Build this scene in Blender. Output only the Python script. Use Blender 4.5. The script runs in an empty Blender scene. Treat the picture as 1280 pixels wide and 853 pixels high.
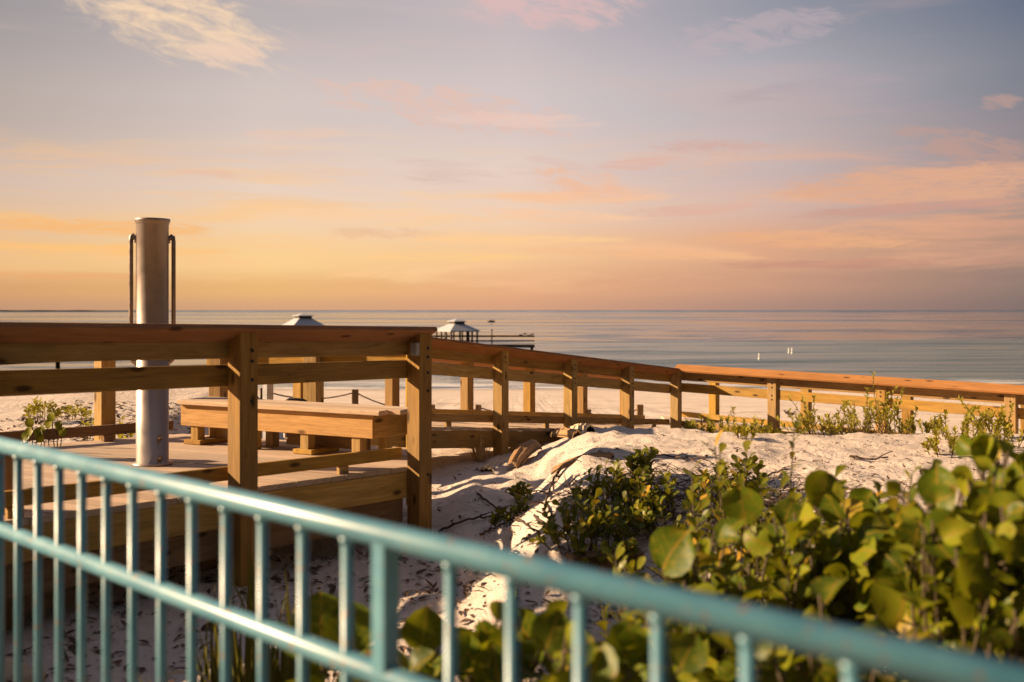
import bpy, bmesh, math, random
from mathutils import Vector, Matrix, noise
R = math.radians
random.seed(11)
sc = bpy.context.scene
col = sc.collection
E = 5.5            # eye height above the sea (m)
F = 1244.44        # focal length in photo pixels (1280 wide)
HY = 387.5         # horizon row
EXP = 1.15         # view exposure
SUN_AZ, SUN_EL = -3.0, 23.0   # travel direction (deg from +X towards +Y), elevation

# ------------------------------------------------------------------ helpers
def P(x, y, d): return Vector((x, y, E - d))
def pix(px, py, z): return Vector(((px - 640) / F * z, z, E - (py - HY) / F * z))
def sm(a, b, t):
    t = max(0.0, min(1.0, (t - a) / (b - a))); return t * t * (3 - 2 * t)
def fbm(x, y, z=0.0, o=4):
    s = 0.0; a = 0.5
    for i in range(o):
        s += a * noise.noise((x, y, z + i * 7.3)); x *= 2.03; y *= 2.03; a *= 0.5
    return s
def s2l(c):
    c = c / 255.0
    return c / 12.92 if c <= 0.04045 else ((c + 0.055) / 1.055) ** 2.4
def rgb(r, g, b, k=1.0): return (s2l(r) * k, s2l(g) * k, s2l(b) * k, 1.0)

W = {}
def tag(o, label=None, cat=None, group=None, kind=None):
    if label: o['label'] = label
    if cat: o['category'] = cat
    if group: o['group'] = group
    if kind: o['kind'] = kind
    return o
def thing(name, label, cat, loc, group=None):
    o = bpy.data.objects.new(name, None); col.objects.link(o)
    o.empty_display_size = 0.2
    o.location = loc; W[o.name] = Matrix.Translation(loc)
    return tag(o, label, cat, group)
def put(o, M, parent=None):
    col.objects.link(o)
    W[o.name] = M.copy()
    if parent is not None:
        o.parent = parent
        o.matrix_basis = W[parent.name].inverted() @ M
    else:
        o.matrix_basis = M
    return o
def mobj(name, verts, faces, mat, M=None, parent=None, smooth=False, uvs=None):
    me = bpy.data.meshes.new(name)
    me.from_pydata([tuple(v) for v in verts], [], faces)
    if uvs is not None:
        ul = me.uv_layers.new(name='UVMap')
        for l in me.loops: ul.data[l.index].uv = uvs[l.vertex_index]
    if smooth: me.shade_smooth()
    me.materials.append(mat); me.update()
    return put(bpy.data.objects.new(name, me), M or Matrix.Identity(4), parent)
def bobj(name, bm, mat, M=None, parent=None, smooth=False):
    me = bpy.data.meshes.new(name); bm.to_mesh(me); bm.free()
    if smooth: me.shade_smooth()
    me.materials.append(mat)
    return put(bpy.data.objects.new(name, me), M or Matrix.Identity(4), parent)
def frame(o, x, y=None):
    x = x.normalized(); y = (y or Vector((0, 0, 1)).cross(x)).normalized()
    z = x.cross(y).normalized(); y = z.cross(x).normalized()
    M = Matrix.Identity(4)
    for i, a in enumerate((x, y, z)):
        for j in range(3): M[j][i] = a[j]
    M.translation = o
    return M
def box_bm(bm, x0, x1, y0, y1, z0, z1, bev=0.004, M=None, topf=None):
    vs = []
    for x in (x0, x1):
        for y in (y0, y1):
            for z in (z0, z1):
                xx = x
                if topf and x == x1: xx = x + topf(y, z)
                v = Vector((xx, y, z))
                vs.append(bm.verts.new(M @ v if M else v))
    fs = []
    for f in ((0,1,3,2),(4,6,7,5),(0,4,5,1),(2,3,7,6),(0,2,6,4),(1,5,7,3)):
        fs.append(bm.faces.new([vs[i] for i in f]))
    if bev:
        es = set()
        for f in fs: es.update(f.edges)
        bmesh.ops.bevel(bm, geom=list(es), offset=bev, segments=1, affect='EDGES')
def board(name, p0, p1, w, h, mat, parent, yaxis=None, bev=0.004):
    """a straight board, local X along its length, w along local Y, h along local Z"""
    d = p1 - p0
    bm = bmesh.new(); box_bm(bm, 0, d.length, -w/2, w/2, -h/2, h/2, bev)
    return bobj(name, bm, mat, frame(p0, d, yaxis), parent)
def tube_geo(V, Fc, pts, r0, r1=None, n=8, cap=True):
    r1 = r0 if r1 is None else r1
    m = len(pts); b0 = len(V); prev = None
    for i, p in enumerate(pts):
        t = (pts[min(i+1, m-1)] - pts[max(i-1, 0)]).normalized()
        if prev is None:
            a = t.orthogonal().normalized()
        else:
            a = (prev - t * prev.dot(t)); a = a.normalized() if a.length > 1e-6 else t.orthogonal().normalized()
        prev = a; b = t.cross(a); r = r0 + (r1 - r0) * i / max(1, m-1)
        for k in range(n):
            q = 2 * math.pi * k / n
            V.append(p + (a * math.cos(q) + b * math.sin(q)) * r)
    for i in range(m-1):
        for k in range(n):
            Fc.append((b0+i*n+k, b0+i*n+(k+1)%n, b0+(i+1)*n+(k+1)%n, b0+(i+1)*n+k))
    if cap:
        Fc.append(tuple(b0+k for k in reversed(range(n)))); Fc.append(tuple(b0+(m-1)*n+k for k in range(n)))
def tube(name, pts, r, mat, parent=None, n=12, r1=None, M=None):
    V = []; Fc = []; tube_geo(V, Fc, pts, r, r1, n)
    if parent is not None and M is None:
        o = W[parent.name].translation
        return mobj(name, [v - o for v in V], Fc, mat, Matrix.Translation(o), parent, True)
    return mobj(name, V, Fc, mat, M, parent, True)
def lathe(name, prof, mat, loc, parent=None, n=32, smooth=True):
    V = []; Fc = []
    for r, z in prof:
        for k in range(n):
            q = 2*math.pi*k/n; V.append(Vector((r*math.cos(q), r*math.sin(q), z)))
    for i in range(len(prof)-1):
        for k in range(n):
            Fc.append((i*n+k, i*n+(k+1)%n, (i+1)*n+(k+1)%n, (i+1)*n+k))
    Fc.append(tuple(reversed(range(n)))); Fc.append(tuple((len(prof)-1)*n+k for k in range(n)))
    o = mobj(name, V, Fc, mat, Matrix.Translation(loc), parent, False)
    if smooth:
        me = o.data
        for p in me.polygons: p.use_smooth = len(p.vertices) == 4
    return o

# ------------------------------------------------------------------ node helper
class N:
    def __init__(s, tree): s.t = tree
    def __call__(s, kind, ins=None, **kw):
        n = s.t.nodes.new(kind)
        for k, v in kw.items(): setattr(n, k, v)
        for k, v in (ins or {}).items():
            if hasattr(v, 'is_linked') or hasattr(v, 'links'): s.t.links.new(v, n.inputs[k])
            else: n.inputs[k].default_value = v
        return n
    def math(s, op, a, b=None, c=None, clamp=False):
        ins = {0: a}
        if b is not None: ins[1] = b
        if c is not None: ins[2] = c
        n = s('ShaderNodeMath', ins, operation=op); n.use_clamp = clamp
        return n.outputs[0]
    def vmath(s, op, a, b=None):
        ins = {0: a}
        if b is not None: ins[1] = b
        return s('ShaderNodeVectorMath', ins, operation=op).outputs[0]
    def noise(s, vec, scale, detail=4, rough=0.55, dist=0.0):
        return s('ShaderNodeTexNoise', {'Vector': vec, 'Scale': scale, 'Detail': detail, 'Roughness': rough, 'Distortion': dist})
    def ramp(s, fac, stops, interp='LINEAR'):
        n = s('ShaderNodeValToRGB', {0: fac}); r = n.color_ramp; r.interpolation = interp
        while len(r.elements) < len(stops): r.elements.new(0.5)
        for e, (p, c) in zip(r.elements, stops):
            e.position = p; e.color = c if len(c) == 4 else (*c, 1)
        return n.outputs[0]
    def mix(s, fac, a, b, blend='MIX'):
        n = s.t.nodes.new('ShaderNodeMix'); n.data_type = 'RGBA'; n.blend_type = blend
        for sock, v in ((n.inputs[0], fac), (n.inputs[6], a), (n.inputs[7], b)):
            if hasattr(v, 'links'): s.t.links.new(v, sock)
            else: sock.default_value = v if not isinstance(v, tuple) or len(v) == 4 else (*v, 1)
        return n.outputs[2]
    def mapr(s, v, a, b, c=0.0, d=1.0, smooth=True):
        n = s('ShaderNodeMapRange', {0: v, 1: a, 2: b, 3: c, 4: d}); n.interpolation_type = 'SMOOTHSTEP' if smooth else 'LINEAR'
        return n.outputs[0]
def newmat(name):
    m = bpy.data.materials.new(name); m.use_nodes = True
    t = m.node_tree; t.nodes.clear()
    n = N(t); out = t.nodes.new('ShaderNodeOutputMaterial')
    b = t.nodes.new('ShaderNodeBsdfPrincipled'); t.links.new(b.outputs[0], out.inputs[0])
    return m, n, b, out
def link(n, a, b): n.t.links.new(a, b)

# ------------------------------------------------------------------ materials
def wood_mat(name, dark, mid, light, rough=0.75, knots=True, grey=None, bump=0.25):
    m, n, b, out = newmat(name)
    tc = n('ShaderNodeTexCoord'); oi = n('ShaderNodeObjectInfo'); geo = n('ShaderNodeNewGeometry')
    rnd = n.math('ADD', n.math('MULTIPLY', oi.outputs['Random'], 37.0), n.math('MULTIPLY', geo.outputs['Random Per Island'], 53.0))
    off = n('ShaderNodeCombineXYZ', {0: rnd, 1: rnd, 2: rnd}).outputs[0]
    v = n.vmath('ADD', tc.outputs['Object'], off)
    vs = n.vmath('MULTIPLY', v, (1.1, 11.0, 11.0))
    g = n.noise(vs, 2.2, 5, 0.6, 0.9)
    fine = n.noise(n.vmath('MULTIPLY', v, (2.5, 70.0, 70.0)), 2.0, 3, 0.6)
    c = n.ramp(g.outputs[0], [(0.25, dark), (0.5, mid), (0.75, light)])
    c = n.mix(n.mapr(fine.outputs[0], 0.35, 0.7, 0.0, 0.5), c, dark)
    blot = n.noise(v, 1.3, 3, 0.5)
    c = n.mix(n.mapr(blot.outputs[0], 0.42, 0.68, 0.0, 0.45), c, grey or dark)
    isl = n.math('MULTIPLY_ADD', geo.outputs['Random Per Island'], 0.35, 0.82)
    isl2 = n.math('MULTIPLY_ADD', oi.outputs['Random'], 0.42, 0.80)
    hue = n.math('MULTIPLY_ADD', oi.outputs['Random'], 0.014, 0.494)
    satu = n.mapr(n.math('FRACT', n.math('MULTIPLY', oi.outputs['Random'], 17.3)), 0.0, 1.0, 0.88, 1.10, False)
    hs = n('ShaderNodeHueSaturation', {'Hue': hue, 'Saturation': satu, 'Value': n.math('MULTIPLY', isl, isl2), 'Color': c})
    c = hs.outputs[0]
    stain = n.noise(n.vmath('MULTIPLY', v, (0.5, 3.5, 3.5)), 2.2, 6, 0.7, 0.6)
    c = n.mix(n.mapr(stain.outputs[0], 0.56, 0.70, 0.0, 0.55), c, (dark[0]*0.5, dark[1]*0.55, dark[2]*0.8, 1))
    if knots:
        vk = n.vmath('MULTIPLY', v, (2.6, 7.0, 7.0))
        vo = n('ShaderNodeTexVoronoi', {'Vector': vk, 'Scale': 1.25, 'Randomness': 1.0})
        k = n.mapr(vo.outputs['Distance'], 0.08, 0.23, 1.0, 0.0)
        sel = n.math('GREATER_THAN', n('ShaderNodeSeparateColor', {0: vo.outputs['Color']}).outputs[0], 0.30)
        c = n.mix(n.math('MULTIPLY', n.math('MULTIPLY', k, sel), 0.9), c, (dark[0]*0.22, dark[1]*0.17, dark[2]*0.15, 1))
    link(n, c, b.inputs['Base Color']); b.inputs['Roughness'].default_value = rough
    b.inputs['Specular IOR Level'].default_value = 0.3
    bp = n('ShaderNodeBump', {'Strength': bump, 'Distance': 0.01, 'Height': fine.outputs[0]})
    link(n, bp.outputs[0], b.inputs['Normal'])
    return m
M_wood = wood_mat('pine_timber', (0.22, 0.128, 0.034, 1), (0.40, 0.230, 0.058, 1), (0.53, 0.325, 0.095, 1), grey=(0.27, 0.185, 0.085, 1))
M_pine_sunlit = wood_mat('sunlit_pine', (0.36, 0.19, 0.045, 1), (0.58, 0.315, 0.075, 1), (0.70, 0.41, 0.12, 1), grey=(0.46, 0.26, 0.075, 1))  # timber lightened for the bench front, standing in for stronger sun on it
M_rail = M_wood
M_cap = wood_mat('cap_timber', (0.24, 0.105, 0.04, 1), (0.36, 0.16, 0.06, 1), (0.44, 0.21, 0.085, 1))
M_deck = wood_mat('deck_timber', (0.42, 0.30, 0.20, 1), (0.56, 0.41, 0.28, 1), (0.65, 0.50, 0.36, 1), rough=0.85, knots=False, grey=(0.45, 0.36, 0.28, 1))
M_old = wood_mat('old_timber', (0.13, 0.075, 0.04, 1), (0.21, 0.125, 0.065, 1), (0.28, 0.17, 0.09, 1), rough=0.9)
M_drift = wood_mat('dry_frond', (0.24, 0.13, 0.06, 1), (0.38, 0.23, 0.11, 1), (0.52, 0.34, 0.18, 1), rough=0.9, knots=False, bump=0.8)
M_pale = wood_mat('pale_frond', (0.5, 0.38, 0.25, 1), (0.58, 0.46, 0.32, 1), (0.66, 0.54, 0.4, 1), rough=0.9, knots=False, bump=0.6)
M_pierwood = wood_mat('pier_timber', (0.05, 0.035, 0.03, 1), (0.08, 0.055, 0.045, 1), (0.11, 0.08, 0.06, 1), knots=False)

def plain(name, c, rough=0.5, metal=0.0, var=0.12, scale=12.0, bump=0.0, coat=0.0):
    m, n, b, out = newmat(name)
    tc = n('ShaderNodeTexCoord')
    nz = n.noise(tc.outputs['Object'], scale, 5, 0.6)
    f = n.mapr(nz.outputs[0], 0.3, 0.7, 1 - var, 1 + var, False)
    hs = n('ShaderNodeHueSaturation', {'Value': f, 'Color': (*c, 1)})
    link(n, hs.outputs[0], b.inputs['Base Color'])
    link(n, n.mapr(nz.outputs[0], 0.3, 0.7, rough * 0.85, min(1, rough * 1.2), False), b.inputs['Roughness'])
    b.inputs['Metallic'].default_value = metal
    b.inputs['Coat Weight'].default_value = coat
    if bump:
        bp = n('ShaderNodeBump', {'Strength': bump, 'Distance': 0.01, 'Height': nz.outputs[0]})
        link(n, bp.outputs[0], b.inputs['Normal'])
    return m
def teal_mat():
    m, n, b, out = newmat('teal_paint')
    tc = n('ShaderNodeTexCoord')
    nz = n.noise(tc.outputs['Object'], 6.0, 5, 0.65)
    c = n.mix(n.mapr(nz.outputs[0], 0.35, 0.7), (0.065, 0.215, 0.295, 1), (0.105, 0.285, 0.36, 1))
    rust = n.noise(tc.outputs['Object'], 55.0, 4, 0.6)
    c = n.mix(n.mapr(rust.outputs[0], 0.61, 0.67, 0.0, 0.85), c, (0.28, 0.15, 0.08, 1))
    link(n, c, b.inputs['Base Color'])
    link(n, n.mapr(nz.outputs[0], 0.3, 0.7, 0.38, 0.50), b.inputs['Roughness'])
    b.inputs['Specular IOR Level'].default_value = 0.7
    b.inputs['Coat Weight'].default_value = 0.35; b.inputs['Coat Roughness'].default_value = 0.27; b.inputs['Coat IOR'].default_value = 1.55
    return m
M_teal = teal_mat()
M_steel = plain('brushed_steel', (0.34, 0.285, 0.255), 0.42, 0.78, 0.12, 5.0)
M_steel_dark = plain('dull_steel', (0.30, 0.24, 0.21), 0.4, 0.85, 0.15, 20.0)
M_dark = plain('dark_rubber', (0.03, 0.026, 0.024), 0.7)
M_greymetal = plain('grey_box_metal', (0.33, 0.33, 0.34), 0.5, 0.2)
M_white = plain('white_paint', (0.78, 0.77, 0.74), 0.5)
M_roof = plain('pale_metal_roof', (0.46, 0.47, 0.50), 0.45, 0.0, 0.06)
M_rope = plain('brown_rope', (0.22, 0.12, 0.065), 0.9, bump=0.5, scale=60)
M_concrete = plain('concrete', (0.42, 0.4, 0.37), 0.9, bump=0.3)
M_twig = plain('twig_bark', (0.075, 0.045, 0.03), 0.9, bump=0.4, scale=40)
M_stem = plain('green_stem', (0.085, 0.06, 0.03), 0.8, scale=30)
M_bird = plain('bird_feathers', (0.09, 0.065, 0.05), 0.8)
M_litter = plain('leaf_litter', (0.11, 0.06, 0.035), 0.9, var=0.5, scale=3.0)
M_straw = plain('straw', (0.70, 0.47, 0.22), 0.85, var=0.3, scale=25)

def leaf_mat(name, dark, mid, light, odd, trans=0.32, oddp=0.07, rough=0.42):
    m, n, b, out = newmat(name)
    geo = n('ShaderNodeNewGeometry'); uv = n('ShaderNodeUVMap')
    r = geo.outputs['Random Per Island']
    c = n.ramp(r, [(0.0, dark), (0.5, mid), (0.93 - oddp, light), (0.935 - oddp, light), (1.0 - oddp, light), (1.0 - oddp * 0.98, odd), (1.0, odd)])
    sx = n('ShaderNodeSeparateXYZ', {0: uv.outputs[0]})
    u = n.math('ABSOLUTE', n.math('SUBTRACT', sx.outputs[0], 0.5))
    rib = n.mapr(u, 0.012, 0.035, 1.0, 0.0)
    # side veins: slanted lines leaving the midrib
    sv = n.math('FRACT', n.math('MULTIPLY', n.math('SUBTRACT', sx.outputs[1], n.math('MULTIPLY', u, 0.8)), 6.0))
    side = n.mapr(n.math('ABSOLUTE', n.math('SUBTRACT', sv, 0.5)), 0.03, 0.1, 0.55, 0.0)
    vein = n.math('MAXIMUM', rib, side)
    c = n.mix(n.math('MULTIPLY', vein, 0.5), c, (light[0]*1.5, light[1]*1.2, light[2]*1.3, 1))
    tc = n('ShaderNodeTexCoord')
    nz = n.noise(tc.outputs['Object'], 45.0, 4, 0.6)
    c = n.mix(n.mapr(nz.outputs[0], 0.45, 0.75, 0.0, 0.55), c, (light[0]*1.3, light[1]*0.9, light[2], 1))
    bl_ = n.noise(n.vmath('ADD', tc.outputs['Object'], n('ShaderNodeCombineXYZ', {0: n.math('MULTIPLY', r, 31.0)}).outputs[0]), 16.0, 3, 0.6)
    c = n.mix(n.mapr(bl_.outputs[0], 0.64, 0.70, 0.0, 0.8), c, (0.16, 0.075, 0.022, 1))
    c = n.mix(n.math('MULTIPLY', rib, 0.35), c, (0.30, 0.10, 0.035, 1))
    link(n, c, b.inputs['Base Color']); b.inputs['Roughness'].default_value = rough
    b.inputs['Specular IOR Level'].default_value = 0.16
    tr = n('ShaderNodeBsdfTranslucent', {'Color': n.mix(0.5, c, (light[0]*2.2, light[1]*2.0, light[2], 1))})
    mx = n('ShaderNodeMixShader', {0: trans, 1: b.outputs[0], 2: tr.outputs[0]})
    link(n, mx.outputs[0], out.inputs[0])
    return m
M_grape = leaf_mat('sea_grape_leaf', (0.035, 0.062, 0.006, 1), (0.085, 0.135, 0.007, 1), (0.22, 0.235, 0.014, 1), (0.34, 0.24, 0.03, 1), 0.28, 0.04)
M_ink = leaf_mat('glossy_leaf', (0.035, 0.06, 0.007, 1), (0.085, 0.12, 0.010, 1), (0.21, 0.21, 0.016, 1), (0.45, 0.26, 0.03, 1), 0.25, 0.10, 0.35)
M_sprig = leaf_mat('pale_green_leaf', (0.12, 0.14, 0.014, 1), (0.21, 0.215, 0.02, 1), (0.32, 0.29, 0.035, 1), (0.34, 0.25, 0.06, 1), 0.35, 0.06, 0.55)
M_grass = leaf_mat('dark_blade', (0.045, 0.07, 0.016, 1), (0.08, 0.10, 0.02, 1), (0.14, 0.14, 0.03, 1), (0.3, 0.2, 0.06, 1), 0.3, 0.1, 0.55)

def sand_mat():
    m, n, b, out = newmat('beach_sand')
    tc = n('ShaderNodeTexCoord'); v = tc.outputs['Object']
    big = n.noise(v, 0.6, 4, 0.55); mid = n.noise(v, 5.0, 5, 0.6); fine = n.noise(v, 60.0, 4, 0.65)
    c = n.mix(n.mapr(big.outputs[0], 0.35, 0.65), (0.62, 0.52, 0.44, 1), (0.70, 0.60, 0.52, 1))
    c = n.mix(n.mapr(mid.outputs[0], 0.5, 0.75, 0.0, 0.35), c, (0.47, 0.36, 0.28, 1))
    vo = n('ShaderNodeTexVoronoi', {'Vector': v, 'Scale': 30.0, 'Randomness': 1.0})
    sel = n.math('GREATER_THAN', n('ShaderNodeSeparateColor', {0: vo.outputs['Color']}).outputs[0], 0.84)
    spot = n.math('MULTIPLY', n.mapr(vo.outputs['Distance'], 0.16, 0.3, 1.0, 0.0), sel)
    spot = n.math('MULTIPLY', spot, n.mapr(big.outputs[0], 0.45, 0.6, 0.2, 0.9))
    c = n.mix(spot, c, (0.10, 0.06, 0.035, 1))
    sep = n('ShaderNodeSeparateXYZ', {0: n('ShaderNodeNewGeometry').outputs['Position']})
    wet = n.mapr(n.math('ADD', sep.outputs[2], n.math('MULTIPLY', big.outputs[0], 0.5)), 0.3, 0.75, 1.0, 0.0)
    c = n.mix(n.math('MULTIPLY', wet, 0.5), c, (0.30, 0.23, 0.17, 1))
    wr = n.noise(n.vmath('MULTIPLY', v, (0.15, 0.9, 1)), 1.0, 5, 0.65)
    far = n.mapr(sep.outputs[1], 18.0, 24.0)
    c = n.mix(n.math('MULTIPLY', n.mapr(wr.outputs[0], 0.56, 0.64, 0.0, 0.55), far), c, (0.30, 0.21, 0.14, 1))
    bounce_cut = n.math('MAXIMUM', n.mapr(sep.outputs[1], 2.4, 0.6), n.mapr(n.math('SUBTRACT', sep.outputs[0], n.math('MULTIPLY', sep.outputs[1], 0.62)), 3.2, 5.5))  # ground out of view, darkened to cut the light bouncing off the sand
    bounce_cut = n.math('MULTIPLY', bounce_cut, n.mapr(sep.outputs[1], 34.0, 26.0))
    c = n.mix(bounce_cut, c, n.mix(mid.outputs[0], (0.035, 0.045, 0.018, 1), (0.10, 0.085, 0.05, 1)))
    link(n, c, b.inputs['Base Color'])
    link(n, n.math('MULTIPLY_ADD', wet, -0.5, 0.95), b.inputs['Roughness'])
    b.inputs['Specular IOR Level'].default_value = 0.2
    h = n.math('ADD', n.math('MULTIPLY', mid.outputs[0], 1.0), n.math('MULTIPLY', fine.outputs[0], 0.34))
    bp = n('ShaderNodeBump', {'Strength': 0.95, 'Distance': 0.06, 'Height': h})
    link(n, bp.outputs[0], b.inputs['Normal'])
    return m
M_sand = sand_mat()

def sea_mat():
    m, n, b, out = newmat('sea_water')
    g = n('ShaderNodeNewGeometry'); pos = g.outputs['Position']
    sep = n('ShaderNodeSeparateXYZ', {0: pos}); X, Y = sep.outputs[0], sep.outputs[1]
    wob = n.noise(n.vmath('MULTIPLY', pos, (0.01, 0.03, 1)), 1.0, 3)
    line = n.math('ADD', n.math('MULTIPLY_ADD', X, 0.22, 160.0), n.math('MULTIPLY', wob.outputs[0], 14.0))
    near = n.mapr(n.math('SUBTRACT', Y, line), -3.0, 3.0, 1.0, 0.0)
    right = n.mapr(X, -22.0, 40.0, 0.25, 1.0)
    band = n.math('MULTIPLY', near, right)
    shal = n.mapr(Y, 66.0, 100.0, 1.0, 0.0)
    teal = n.mix(n.mapr(n.noise(n.vmath('MULTIPLY', pos, (0.012, 0.11, 1)), 1.0, 4).outputs[0], 0.35, 0.65), (0.07, 0.10, 0.095, 1), (0.13, 0.155, 0.14, 1))
    teal = n.mix(shal, teal, (0.13, 0.155, 0.14, 1))
    base = n.mix(band, (0.015, 0.03, 0.035, 1), teal)
    fo = n.noise(n.vmath('MULTIPLY', pos, (0.10, 0.75, 1)), 1.0, 5, 0.6)
    fm = n.math('MULTIPLY', n.mapr(fo.outputs[0], 0.49, 0.55, 0.0, 0.9), n.mapr(Y, 72.0, 84.0, 1.0, 0.0))
    base = n.mix(fm, base, (0.75, 0.72, 0.68, 1))
    link(n, base, b.inputs['Base Color'])
    b.inputs['IOR'].default_value = 1.33
    link(n, n.mix(band, (0.10, 0.10, 0.10, 1), (0.22, 0.22, 0.22, 1)), b.inputs['Roughness'])
    link(n, n.math('MULTIPLY_ADD', band, -0.1, 0.5), b.inputs['Specular IOR Level'])
    k1 = n.noise(n.vmath('MULTIPLY', pos, (0.0042, 0.011, 1)), 1.0, 4, 0.6).outputs[0]
    k2 = n.noise(n.vmath('MULTIPLY', pos, (0.022, 0.075, 1)), 1.0, 4, 0.6).outputs[0]
    k1 = n.mix(n.mapr(Y, 150.0, 420.0), k2, k1)
    k3 = n.noise(n.vmath('MULTIPLY', pos, (0.05, 0.22, 1)), 1.0, 3, 0.6).outputs[0]
    slick = n.mapr(n.math('ADD', k1, n.math('MULTIPLY', n.math('SUBTRACT', k3, 0.5), n.mapr(Y, 420.0, 140.0, 0.0, 0.9))), 0.43, 0.60)
    w1 = n.noise(n.vmath('MULTIPLY', pos, (0.05, 0.16, 1)), 1.0, 3, 0.6)
    w2 = n.noise(n.vmath('MULTIPLY', pos, (0.4, 1.3, 1)), 1.0, 3, 0.6)
    w3 = n.noise(n.vmath('MULTIPLY', pos, (0.005, 0.035, 1)), 1.0, 3, 0.6)
    h = n.math('ADD', n.math('MULTIPLY', w1.outputs[0], 1.1), n.math('MULTIPLY', w2.outputs[0], 0.20))
    h = n.math('ADD', h, n.math('MULTIPLY', w3.outputs[0], 4.0))
    bp = n('ShaderNodeBump', {'Strength': 1.0, 'Distance': 0.42, 'Height': h})
    link(n, n.math('MULTIPLY_ADD', n.math('MULTIPLY', slick, n.math('MULTIPLY_ADD', band, -0.2, 1.0)), 0.34, n.math('MULTIPLY_ADD', band, 0.10, 0.04)), bp.inputs['Distance'])
    tilt = n.math('ADD', n.math('MULTIPLY', slick, n.math('MULTIPLY_ADD', band, -0.03, 0.115)), n.math('MULTIPLY', band, 0.04))
    tilt = n.math('ADD', tilt, n.mapr(Y, 1400.0, 3000.0, 0.0, 0.075))
    nn = n.vmath('NORMALIZE', n.vmath('ADD', bp.outputs[0], n('ShaderNodeCombineXYZ', {1: n.math('MULTIPLY', tilt, -1.0)}).outputs[0]))
    link(n, nn, b.inputs['Normal'])
    return m
M_sea = sea_mat()
M_shore = plain('hazed_scrub', (0.22, 0.17, 0.14), 0.9)  # shore scrub paled to greyish brown: distance haze put into the base colour

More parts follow.
